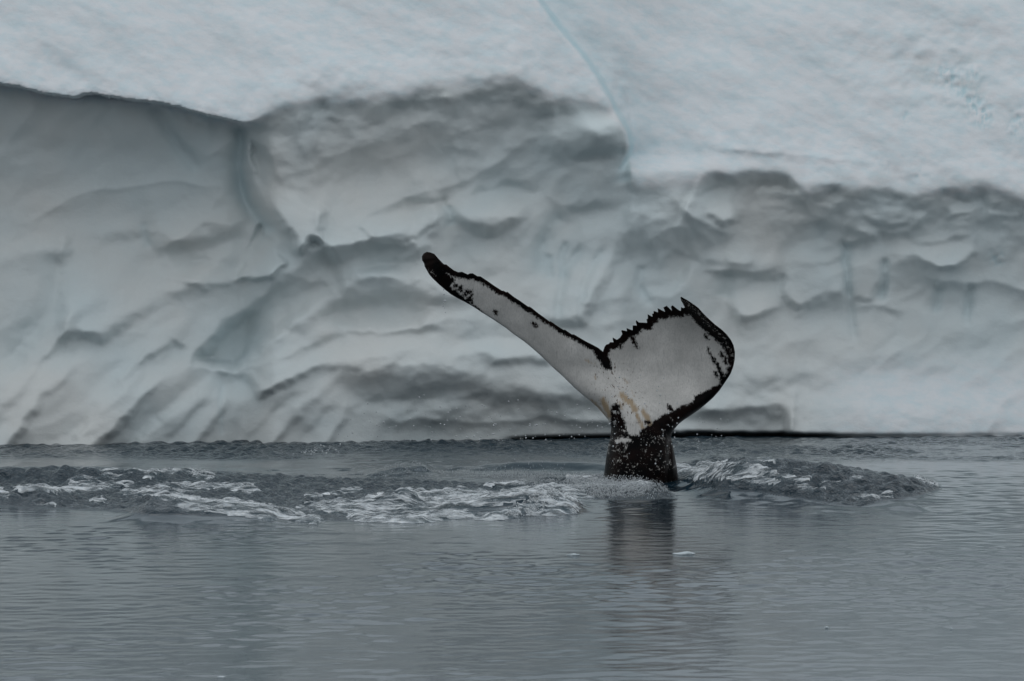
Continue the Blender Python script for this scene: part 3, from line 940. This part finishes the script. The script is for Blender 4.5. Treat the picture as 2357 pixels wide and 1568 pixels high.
def band(pts, hw, dens, t0=.12, t1=.12):
    global foam
    pts = np.asarray(pts, float)
    m = (u_ > pts[:, 0].min() - 60) & (u_ < pts[:, 0].max() + 60) & (v_ > pts[:, 1].min() - 4 * hw) & (v_ < pts[:, 1].max() + 4 * hw)
    uu, vv = u_[m], v_[m]
    d, _, arc = polydist(uu * .35, vv, [(a * .35, b) for a, b in pts])
    win = np.minimum(sstep(0, t0, arc + .02), sstep(0, t1, 1.02 - arc))
    f = dens - (1 + dens) * np.clip(d / hw * 0.75 - 0.55, 0, 1) - (1 - win)
    foam[m] = np.maximum(foam[m], f)


band(fr('l', [(1020, 398), (1200, 402), (1400, 440), (1600, 455), (1750, 478), (1900, 500), (2080, 512)]), 5, .75)
band(fr('l', [(1180, 460), (1400, 470), (1600, 490), (1780, 510), (1950, 540)]), 9, .55)
band(fr('l', [(60, 350), (230, 340), (400, 352), (560, 352), (740, 358)]), 4, .42)
band(fr('l', [(-100, 420), (0, 390), (80, 370)]), 9, .25)
band(fr('l', [(430, 280), (560, 262), (680, 268), (800, 258), (920, 240)]), 3, .34)
band(fr('l', [(440, 320), (700, 325), (960, 305)]), 7, .10)
band(fr('l', [(800, 385), (1000, 375), (1200, 340), (1500, 320)]), 8, .06)
band(fr('l', [(1000, 285), (1060, 245), (1120, 235)]), 3, .5)
band(fr('l', [(1330, 268), (1400, 252), (1480, 270)]), 4, .5)
band(fr('l', [(1450, 330), (1620, 340), (1720, 360), (1800, 345)]), 6, .28)
band(fr('l', [(1100, 360), (1400, 340), (1640, 310), (1800, 295)]), 3, .18)
band(fr('l', [(660, 450), (700, 425)]), 5, .6)
band(fr('l', [(250, 445), (400, 458)]), 3, .4)
band(fr('l', [(500, 205), (800, 205), (1050, 225), (1400, 235)]), 3, .10)
band(fr('m', [(80, 470), (300, 480), (600, 462), (900, 470), (1150, 458), (1400, 420), (1600, 380), (1800, 348), (1920, 370), (2020, 405)]), 9, .85)
band(fr('m', [(350, 530), (600, 545), (850, 552), (1050, 530), (1300, 515)]), 7, .62)
band(fr('m', [(480, 440), (700, 430), (950, 440), (1200, 400), (1400, 390)]), 10, .50)
band(fr('m', [(700, 352), (780, 375), (940, 385), (1150, 355), (1400, 380)]), 5, .45)
band(fr('m', [(1300, 545), (1480, 510), (1650, 470), (1780, 430), (1900, 430), (1880, 480), (1650, 510)]), 8, .65)
band(fr('m', [(-150, 510), (50, 545), (200, 570)]), 6, .45)
band(fr('m', [(60, 410), (250, 385), (500, 345)]), 3, .35)
band(fr('m', [(1300, 330), (1500, 312), (1620, 305)]), 3, .35)
band(fr('n', [(270, 200), (330, 185), (440, 210), (560, 222), (750, 195), (850, 198), (1000, 228), (1130, 245)]), 7, .8, .05)
band(fr('n', [(520, 250), (700, 250), (900, 265), (1050, 290), (1080, 320)]), 10, .55)
band(fr('n', [(1150, 245), (1270, 275), (1380, 285)]), 6, .5)
band(fr('n', [(600, 182), (690, 178)]), 3, .55)
band(fr('n', [(750, 150), (860, 165), (1000, 150), (1150, 160)]), 3, .22)
band(fr('n', [(1200, 320), (1350, 345), (1480, 350)]), 4, .2)
band(fr('n', [(1400, 300), (1600, 290), (1750, 270)]), 3, .2)
band(fr('n', [(1600, 415), (1800, 412), (1950, 390)]), 3, .18)
band(fr('n', [(2080, 280), (2180, 305), (2250, 330)]), 3, .25)
band(fr('m', [(1850, 300), (2100, 310), (2350, 300), (2500, 330)]), 13, .25)
chop_r = chop * (1 - 0.75 * sstep(-.1, .45, foam))
far_fade = 1 - sstep(100, 400, np.hypot(X, Y))
Z = H + far_fade * (R1 * calm * 0.62 * (1 - 0.4 * chop) + R2 * chop_r)
# broken lumps where the water is churned
Z += chop_r * 0.012 * (1 - np.abs(fbm(X / .45, Y / .8, 43, 4, .6)))

fnoise = fbm(X / 1.1, Y / .5, 45, 5, .62) * 0.9
fval = foam + fnoise * 0.7 + 0.02
fmask = np.where(foam > -0.5, fval, -1)
aer = np.clip(0.55 * sstep(-.6, .5, foam) * (foam > -.99) + 0, 0, 1) * 0.4
lift = np.clip(fmask, 0, .6)
Z += 0.03 * lift

sea = grid_object("sea", X, Y, Z, M_WATER)
attr(sea, "aeration", aer)
attr(sea, "chop", chop)
sea["kind"] = "structure"
tag(sea, "cold grey blue sea with small ripples and churned water round the tail", "sea", kind="structure")

# foam as its own lumpy sheet lying on the water
fm = fmask > -0.35
cell = fm[:-1, :-1] & fm[1:, :-1] & fm[:-1, 1:] & fm[1:, 1:]
rr_, cc_ = np.nonzero(cell)
NC = X.shape[1]
vid = np.stack([rr_ * NC + cc_, rr_ * NC + cc_ + 1, (rr_ + 1) * NC + cc_ + 1, (rr_ + 1) * NC + cc_], -1)
used, inv_ = np.unique(vid, return_inverse=True)
fz = Z + 0.004 + np.clip(fmask, 0, .7) * (0.015 + 0.05 * np.abs(fbm(X / .22, Y / .35, 47, 3)))
co = np.stack([X.ravel()[used], Y.ravel()[used], fz.ravel()[used]], -1)
foam_ob = mesh_np("sea_foam", co, inv_.reshape(-1, 4), M_FOAM)
attr(foam_ob, "density", np.clip(fmask.ravel()[used], -1, 1))
tag(foam_ob, "white foam streaks on the churned water left and right of the tail", "foam", kind="stuff")

# ------------------------------------------------------------------ whale tail
YW = 61.0
SW = YW * K
trail_left = fr('q', [(1700, 795), (1620, 730), (1530, 680), (1400, 615), (1280, 545), (1190, 492), (1150, 490), (1030, 408), (1005, 410),
                      (900, 345), (780, 260), (755, 262), (660, 190), (575, 130), (450, 30)]) + \
    fr('p', [(2050, 1175), (2030, 1180), (1890, 1080), (1780, 1010), (1660, 915), (1640, 925), (1590, 895), (1570, 900), (1430, 810),
             (1330, 740), (1190, 645), (1130, 640), (1050, 590), (1000, 590), (960, 610), (860, 562), (790, 570), (720, 540), (640, 480),
             (585, 435), (540, 430), (460, 350), (400, 280), (370, 245), (300, 220), (235, 210)])
lead_left = fr('p', [(180, 240), (150, 290), (155, 360), (190, 420), (200, 470), (240, 540), (280, 610), (340, 680), (450, 785), (560, 880),
                     (660, 960), (800, 1040), (900, 1090), (1000, 1145), (1100, 1205), (1200, 1275), (1400, 1400), (1640, 1560)]) + \
    fr('q', [(100, 470), (200, 540), (300, 610), (400, 690), (500, 775), (600, 865), (700, 960), (800, 1060), (900, 1150), (1000, 1240),
             (1100, 1340), (1200, 1435)]) + \
    fr('s', [(133, 301), (230, 380), (330, 465), (400, 545), (460, 620), (500, 685), (515, 735), (510, 800), (500, 880), (480, 960),
             (462, 1050), (445, 1150), (430, 1280), (412, 1400), (395, 1500), (360, 1750), (330, 2000)])
lead_right = fr('s', [(1470, 2000), (1450, 1750), (1428, 1500), (1410, 1300), (1390, 1180), (1365, 1040), (1342, 930), (1328, 870),
                      (1340, 815), (1375, 755), (1430, 690), (1500, 635), (1600, 570), (1700, 500), (1800, 420), (1900, 330), (1980, 240),
                      (2050, 140), (2110, 50)]) + \
    fr('r', [(2102, 1371), (2140, 1270), (2165, 1150), (2168, 1030), (2145, 920), (2100, 830), (2030, 740), (1950, 665), (1850, 590),
             (1750, 500), (1650, 400), (1580, 320), (1500, 260), (1400, 195), (1310, 145)])
trail_right = fr('r', [(1293, 150), (1300, 200), (1330, 250), (1362, 315), (1340, 325), (1300, 312), (1283, 350), (1240, 335), (1180, 298),
                       (1150, 310), (1145, 348), (1110, 330), (1070, 305), (1025, 325), (1025, 370), (940, 340), (930, 385), (875, 378),
                       (862, 410), (838, 420), (830, 455), (775, 440), (765, 490), (740, 505), (730, 545), (640, 548), (600, 535),
                       (582, 560), (580, 600), (530, 608), (518, 660), (490, 665), (435, 655), (425, 690), (365, 688), (348, 705),
                       (345, 745), (310, 790), (270, 818), (220, 805), (208, 830), (205, 865), (160, 875), (140, 900), (100, 910),
                       (75, 940), (50, 1020)])
tr_ = np.array(trail_right)
tm_ = tr_.copy()
for _ in range(5):
    tm_[1:-1] = (tm_[:-2] + tm_[1:-1] + tm_[2:]) / 3
amp_ = np.ones(len(tr_)) * 0.75
amp_[:5] = 0
amp_[-3:] = 0
trail_right = [tuple(p) for p in tr_ + amp_[:, None] * (tr_ - tm_)]
outline = trail_left + lead_left + lead_right + trail_right[:-1]


def resample(pts, step):
    out = []
    n = len(pts)
    for i in range(n):
        a, b = np.array(pts[i]), np.array(pts[(i + 1) % n])
        m = max(1, int(round(np.hypot(*(b - a)) / step)))
        for j in range(m):
            out.append(tuple(a + (b - a) * j / m))
    return out


def smooth_closed(pts, it):
    p = np.array(pts)
    for _ in range(it):
        p = 0.5 * p + 0.25 * (np.roll(p, 1, 0) + np.roll(p, -1, 0))
    return p


STEP = 2.3
bd = smooth_closed(resample(outline, STEP), 0)
g_u, g_v = np.meshgrid(np.arange(960, 1700, STEP), np.arange(575, 1205, STEP * .87))
g_u = g_u + (np.arange(g_v.shape[0])[:, None] % 2) * STEP / 2
inside = sdf_poly(g_u, g_v, bd[::1]) > STEP * 0.75
gi = np.stack([g_u[inside], g_v[inside]], -1)
pts2 = np.vstack([bd, gi])
nb = len(bd)
vv_, _, ff_, _, _, _ = delaunay_2d_cdt([Vector(p) for p in pts2], [(i, (i + 1) % nb) for i in range(nb)], [list(range(nb))], 1, 1e-6)
p2 = np.array([(v.x, v.y) for v in vv_])
tri = np.array(ff_, dtype=np.int64)
# orient alike
a_, b_, c_ = p2[tri[:, 0]], p2[tri[:, 1]], p2[tri[:, 2]]
area = (b_[:, 0] - a_[:, 0]) * (c_[:, 1] - a_[:, 1]) - (b_[:, 1] - a_[:, 1]) * (c_[:, 0] - a_[:, 0])
tri[area < 0] = tri[area < 0][:, ::-1]
pu, pv = p2[:, 0], p2[:, 1]
dedge, _, _ = polydist(pu, pv, list(map(tuple, bd)) + [tuple(bd[0])])
dl1, _, arc1 = polydist(pu, pv, lead_left)
dl2, _, arc2 = polydist(pu, pv, lead_right)
dl = np.minimum(dl1, dl2)
dt = np.minimum(polydist(pu, pv, trail_left)[0], polydist(pu, pv, trail_right)[0])
isb = dedge < 0.4
# airfoil section across each blade
ss = np.clip(dl / (dl + dt + 1e-6), 0, 1)
ch = (dl + dt) * SW
af = 5 * 0.23 * ch * (0.2969 * np.sqrt(ss) - .126 * ss - .3516 * ss ** 2 + .2843 * ss ** 3 - .1015 * ss ** 4)
af = np.maximum(af, 0.011) * np.sqrt(np.clip(dedge / 3.0, 0, 1))
# round stock below the blades
hw = (dl1 + dl2) / 2
e = np.clip(np.minimum(dl1, dl2) / np.maximum(hw, 1e-3), 0, 1)
rd = np.sqrt(np.clip(1 - (1 - e) ** 2, 0, 1))
stock = 0.36 * rd * np.clip(hw / 70, .6, 1.6)
wst = sstep(850, 985, pv + 0.10 * (1450 - pu))
th = af * (1 - wst) + stock * wst
dk, _, _ = polydist(pu, pv, fr('s', [(1320, 860), (1305, 950), (1300, 1100), (1290, 1300), (1280, 1500)]))
th = th - 0.05 * np.exp(-(dk / 6) ** 2) * wst
th = np.where(isb, 0, np.maximum(th, .004))
# how the blades bend in depth (metres towards the camera): cupped, upper rims leaning out
hup = 0.5 * ((985 - pv) + np.sqrt((985 - pv) ** 2 + 40 ** 2)) * SW
left_w = sstep(1480, 1330, pu) if False else 1 - sstep(1330, 1470, pu)
lean = -0.70 * hup + 0.64 * hup ** 2
lean_l = 0.70 * np.minimum(dl1, 150) * SW
back_l = -0.10 * (np.maximum(1400 - pu, 0) * SW) ** 1.6
lean = lean * (1 - left_w) + (-0.10 * hup + lean_l + back_l) * left_w
# curled rim of the right blade comes forward
curl = np.clip(1 - dl2 / 55, 0, 1) ** 1.5 * sstep(1560, 1640, pu + 0.35 * (760 - pv)) * (1 - sstep(800, 930, pv))
lean += 0.22 * curl
# belly of the root swells
lean += 0.05 * np.exp(-((pu - 1440) / 70) ** 2 - ((pv - 930) / 60) ** 2)
# hollow line along the middle of the left blade
lean_lowf = lean
base_stock = -0.10 * sstep(985, 1200, pv)
yc = YW - lean - base_stock
Xc, _, Zc = P(pu, pv, YW)
Xf = Xc * (yc / YW)
Zf = CAM_H + (Zc - CAM_H) * (yc / YW)
co_f = np.stack([Xf, yc - th, Zf], -1)
co_b = np.stack([Xf, yc + th * 1.05, Zf], -1)
n2_ = len(p2)
bmap = np.where(isb, np.arange(n2_), np.arange(n2_) + n2_)
tri_f = tri[:, ::-1]
tri_b = bmap[tri]
allco = np.vstack([co_f, co_b])
faces = np.vstack([tri_f, tri_b])
used, inv_ = np.unique(faces, return_inverse=True)
whale = mesh_np("humpback_whale", allco[used], inv_.reshape(-1, 3), M_SKIN)

# pigment: signed design pixels, + inside black
wob = 3.0 * fbm(pu / 6, pv / 6, 71, 3)
blk = np.full(n2_, -60.0)


def black_poly(letter, pts):
    global blk
    blk = np.maximum(blk, sdf_poly(pu, pv, fr(letter, pts) if isinstance(letter, str) else pts))


def black_line(letter, pts, w0, w1):
    global blk
    d, _, arc = polydist(pu, pv, fr(letter, pts))
    blk = np.maximum(blk, w0 + (w1 - w0) * arc - d)


dtl, _, atl = polydist(pu, pv, trail_left)
blk = np.maximum(blk, np.interp(atl, [0, .15, .3, .6, .8, 1], [10, 8.5, 8, 9, 10, 12]) - dtl)
dtr, _, atr = polydist(pu, pv, trail_right)
blk = np.maximum(blk, np.interp(atr, [0, .1, .3, .6, .9, 1], [9, 12, 13, 14, 13, 11]) - dtr)
black_poly('q', [(1380, 640), (1470, 715), (1550, 780), (1600, 890), (1690, 1020), (1740, 1085), (1835, 1095), (1815, 980), (1775, 900),
                 (1775, 820), (1810, 740), (1700, 700)])
black_poly('p', [(100, 150), (420, 150), (760, 500), (880, 660), (760, 655), (640, 590), (520, 545), (600, 620), (650, 650), (720, 710),
                 (680, 740), (640, 830), (700, 880), (830, 970), (900, 1040), (1020, 1140), (1110, 1195), (1210, 1280), (1000, 1300), (100, 600)])
for x_, y_, r_ in ((750, 820, 24), (785, 865, 18), (830, 850, 26), (850, 905, 14), (960, 925, 26), (1010, 920, 20), (920, 955, 22), (975, 1045, 30),
                   (1010, 1070, 22), (1025, 975, 10), (1025, 1108, 12)):
    a_, b_ = fr('p', [(x_, y_)])[0]
    blk = np.maximum(blk, r_ * .13 * 1.1 - np.hypot(pu - a_, pv - b_))
black_line('q', [(455, 290), (530, 350)], 1.2, 1.4)
black_line('p', [(1445, 1265), (1470, 1305)], 0.6, 0.4)
black_poly('r', [(1350, 420), (1460, 430), (1500, 470), (1560, 560), (1650, 640), (1750, 730), (1850, 800), (1930, 880), (2000, 970), (2040, 1070),
                 (2070, 1200), (2110, 1250), (2050, 1300), (2060, 1350), (2000, 1440), (1950, 1420), (1930, 1500), (1940, 1600), (2500, 1500),
                 (2400, 600), (1500, 0), (1200, 100)])
black_line('r', [(1720, 960), (1800, 1120), (1900, 1290), (1960, 1420)], 0.6, 2.6)
black_line('r', [(490, 740), (550, 870), (600, 970)], 1.8, 0.3)
black_line('r', [(1690, 750), (1730, 820)], 1.4, 1.0)
black_line('r', [(1940, 1050), (2000, 1130), (2020, 1200)], 1.2, 2.0)
black_line('r', [(1850, 1370), (1880, 1410)], 2.0, 1.6)
black_line('r', [(320, 900), (335, 960)], 2.4, 1.2)
black_poly('s', [(520, 450), (570, 420), (610, 430), (620, 490), (640, 560), (660, 620), (690, 660), (695, 740), (720, 790), (740, 825),
                 (800, 830), (890, 825), (920, 770), (980, 730), (1050, 690), (1090, 640), (1150, 620), (1190, 570), (1300, 540), (1380, 500),
                 (1470, 440), (1560, 420), (1660, 370), (1650, 310), (1720, 290), (1830, 230), (1900, 190), (2000, 160), (2000, 60), (2100, 30),
                 (2400, 30), (1700, 900), (1600, 2200), (200, 2200), (430, 1000), (490, 760), (525, 600)])
black_line('s', [(970, 640), (1020, 655)], 1.8, 1.6)
black_line('s', [(1280, 430), (1320, 480)], 1.2, 2.0)
# white scuffs inside the black stock
for pts_, w_ in (([(590, 910), (640, 890), (700, 900), (740, 880)], 7), ([(700, 930), (710, 1000)], 3.5), ([(545, 520), (590, 520)], 4.5),
                 ([(545, 650), (560, 680)], 4), ([(660, 760), (700, 780)], 3), ([(1300, 1220), (1310, 1170)], 3), ([(465, 1030), (560, 1040)], 1.8), ([(470, 1062), (480, 1085)], 2.4), ([(690, 1108), (725, 1115)], 2.4),
                 ([(478, 965), (490, 985)], 2.2), ([(520, 860), (535, 880)], 1.8), ([(670, 1050), (690, 1020)], 2), ([(490, 905), (500, 900)], 2),
                 ([(1070, 900), (1080, 915)], 2), ([(960, 1038), (970, 1040)], 2.2), ([(1180, 1100), (1185, 1100)], 2), ([(1215, 765), (1220, 765)], 2.2),
                 ([(1310, 590), (1315, 592)], 2.6), ([(1340, 633), (1345, 633)], 2.8), ([(1285, 690), (1290, 700)], 2.2), ([(560, 600), (590, 640)], 2.5),
                 ([(1220, 1185), (1230, 1180)], 2.2), ([(1105, 1160), (1110, 1160)], 1.8), ([(1375, 1250), (1365, 1265)], 2)):
    d, _, _ = polydist(pu, pv, fr('s', pts_))
    blk = np.minimum(blk, d - w_)
# plain dark along the leading edge of the left blade
blk = np.clip(blk + wob, -40, 40)
och = np.zeros(n2_)
for pts_, w_, a_ in (([(650, 280), (720, 350), (780, 400), (830, 470)], 10, 1.0), ([(400, 350), (440, 450), (490, 570)], 8, 1.0),
                     ([(860, 560), (900, 640), (930, 720)], 7, .9), ([(930, 500), (990, 580), (1030, 680)], 8, .9), ([(790, 230), (820, 300)], 4, .6),
                     ([(620, 380), (650, 470)], 4, .7), ([(290, 40), (305, 80)], 3, .7), ([(250, 350), (330, 450), (420, 560)], 5, .8),
                     ([(690, 70), (740, 140)], 4, .5)):
    d, _, _ = polydist(pu, pv, fr('s', pts_))
    och = np.maximum(och, a_ * np.exp(-(d / w_) ** 2))
d, _, _ = polydist(pu, pv, fr('q', [(1390, 940), (1470, 980), (1560, 1010)]))
och = np.maximum(och, .6 * np.exp(-(d / 5) ** 2))
pits = np.exp(-((pu - 1415 - 0.35 * (pv - 880)) / 55) ** 2) * sstep(815, 850, pv) * (1 - sstep(950, 990, pv))
spk = np.zeros(n2_)
d, _, arc = polydist(pu, pv, fr('r', [(1340, 210), (1480, 300), (1600, 420), (1720, 560), (1840, 660), (1950, 770), (2040, 900), (2110, 1040), (2130, 1200)]))
spk = np.maximum(spk, 1.0 * np.exp(-(d / 13) ** 2))
d, _, _ = polydist(pu, pv, fr('p', [(270, 520), (330, 560), (390, 640)]))
spk = np.maximum(spk, .95 * np.exp(-(d / 8) ** 2))
spk = np.maximum(spk, (.76 + .22 * fbm(pu / 30, pv / 30, 131, 2)) * sstep(940, 1000, pv))
black_back = np.full(n2_, 40.0)
attr(whale, "pigment", np.concatenate([blk, black_back])[used])
attr(whale, "ochre", np.concatenate([och, och * 0])[used])
attr(whale, "pits", np.concatenate([pits, och * 0])[used])
attr(whale, "speckle", np.concatenate([spk, spk * .3])[used])
tag(whale, "diving whale showing raised black and white tail flukes above the water", "whale")

# ------------------------------------------------------------------ spray and splash drops
rs = np.random.RandomState(9)
ico = bpy.data.meshes.new("tmp")
bmt = bmesh.new()
bmesh.ops.create_icosphere(bmt, subdivisions=1, radius=1.0)
bmesh.ops.triangulate(bmt, faces=bmt.faces)
bmt.to_mesh(ico)
ico_v = np.array([v.co[:] for v in ico.vertices])
ico_f = np.array([p.vertices[:] for p in ico.polygons])
bmt.free()


def drops(name, centers, rad, tall, label):
    n = len(centers)
    sc = np.stack([rad, rad, rad * tall], -1)
    vv = ico_v[None] * sc[:, None] * (1 + 0.25 * rs.randn(n, len(ico_v), 1).clip(-1, 1)) + centers[:, None]
    ff = ico_f[None] + (np.arange(n) * len(ico_v))[:, None, None]
    ob = mesh_np(name, vv.reshape(-1, 3), ff.reshape(-1, 3), M_DROP)
    tag(ob, label, "spray", kind="stuff")
    return ob


def water_z(x, y):
    i = np.clip(np.searchsorted(wy, y), 0, len(wy) - 1)
    j = np.clip(np.searchsorted(wx, x), 0, len(wx) - 1)
    return Z[i, j]


def scatter(poly, n, hmax, seed):
    r = np.random.RandomState(seed)
    p = np.array(poly)
    us = r.uniform(p[:, 0].min(), p[:, 0].max(), n * 3)
    vs = r.uniform(p[:, 1].min(), p[:, 1].max(), n * 3)
    ok = sdf_poly(us, vs, poly) > 0
    us, vs = us[ok][:n], vs[ok][:n]
    x, y = water_pt(us, vs)
    z = water_z(x, y) + hmax * r.rand(len(x)) ** 2
    return np.stack([x, y, z], -1)


# rain of drips pattering round the tail
c1 = scatter(fr('m', [(1350, 300), (1700, 255), (2000, 265), (2170, 265), (2350, 285), (2520, 300), (2600, 360), (2480, 405), (2100, 405),
                      (1980, 380), (1850, 330), (1600, 330)]), 4200, .05, 1)
c1b = scatter(fr('m', [(1880, 300), (2150, 285), (2400, 300), (2480, 395), (2100, 405), (1980, 375)]), 4200, .08, 2)
# a line of splashes where the last water fell from the left blade
us = rs.uniform(620, 1400, 900)
vs = 1012.8 + .3333 * (252 + rs.randn(900) * 7)
x_, y_ = water_pt(us, vs)
c2 = np.stack([x_, y_, water_z(x_, y_) + 0.05 * rs.rand(900) ** 2], -1)
us = rs.uniform(880, 1300, 700)
vs = 1012.8 + .3333 * (225 + rs.randn(700) * 18)
x_, y_ = water_pt(us, vs)
c3 = np.stack([x_, y_, water_z(x_, y_) + 0.04 * rs.rand(700) ** 2], -1)
cc = np.vstack([c1, c1b, c2, c3])
drops("splash_drops", cc, rs.uniform(.0012, .0042, len(cc)), rs.uniform(1.0, 3.2, len(cc)),
      "carpet of tiny splashes where drips hit the water left of the tail")
# drops in the air
na = 260
ua = np.concatenate([rs.uniform(760, 1420, 170), rs.uniform(1540, 1680, 30), rs.uniform(1020, 1026, 8), rs.uniform(1400, 1560, 60)])
va = np.concatenate([1015 - np.abs(rs.randn(170)) * 45, rs.uniform(960, 1040, 30), rs.uniform(660, 720, 8), rs.uniform(860, 1070, 60)])
ya = np.concatenate([rs.uniform(59.5, 62, 208), rs.uniform(58.9, 59.6, 60)])
ca = np.stack(P(ua, va, ya), -1)
drops("flying_drops", ca, rs.uniform(.0035, .009, len(ca)), rs.uniform(.9, 1.3, len(ca)),
      "scattered white drops of water hanging in the air round the tail")
# little jets thrown up at the root of the tail and on the broken crest
cj = []
for (pl, n, hh, sg) in ((fr('n', [(255, 200), (300, 170), (360, 175), (440, 205), (400, 230), (300, 225)]), 420, .10, 3),
                        (fr('m', [(1450, 540), (1650, 470), (1800, 400), (1900, 420), (1890, 480), (1700, 520)]), 500, .05, 4),
                        (fr('n', [(2000, 265), (2230, 310), (2245, 340), (2100, 300)]), 160, .05, 5),
                        (fr('l', [(1300, 275), (1380, 235), (1500, 270)]), 60, .04, 6),
                        (fr('l', [(2000, 110), (2150, 70), (2357, 50), (2357, 90), (2150, 110)]), 50, .04, 7)):
    cj.append(scatter(pl, n, hh, sg))
cj = np.vstack(cj)
drops("crest_spray", cj, rs.uniform(.004, .011, len(cj)), rs.uniform(.8, 1.8, len(cj)),
      "small white spray on the breaking wavelets beside the tail")

# ------------------------------------------------------------------ floating bits of ice
for k, (u0, v0, wpx, hpx, lab) in enumerate((
        (1573, 1277, 50, 6, "largest floating white ice fragment in the dark reflection below the tail"),
        (1320, 1279, 26, 4, "small white ice fragment floating left of the tail's reflection"),
        (1903, 1446, 7, 5, "speck of ice near the bottom edge, right of centre"),
        (2190, 1449, 7, 5, "speck of ice nearest the right edge of the picture"),
        (510, 1560, 18, 3.5, "speck of ice at the very bottom left of the picture"))):
    x0, y0 = water_pt(u0, v0)
    s1 = y0 * K
    bm = bmesh.new()
    bmesh.ops.create_icosphere(bm, subdivisions=3, radius=1.0)
    for v in bm.verts:
        n = v.co.copy()
        f = 1 + 0.22 * math.sin(3.1 * n.x + k) * math.cos(2.7 * n.y + 2 * k) + 0.12 * math.sin(7 * n.x + 5 * n.y + k)
        v.co = Vector((n.x * f * wpx * s1 / 2, n.y * f * wpx * s1 / 2.2, (n.z * f * 0.75 + 0.2 * max(0, n.z) * math.sin(4 * n.x + k)) * hpx * s1))
    me = bpy.data.meshes.new("ice_fragment")
    bm.to_mesh(me)
    bm.free()
    for p in me.polygons:
        p.use_smooth = True
    me.materials.append(M_FRAG)
    ob = bpy.data.objects.new("ice_fragment", me)
    ob.location = (x0, y0, float(water_z(np.array(x0), np.array(y0))) + 0.004)
    scene.collection.objects.link(ob)
    tag(ob, lab, "ice", group="bits of ice floating in front of the tail")
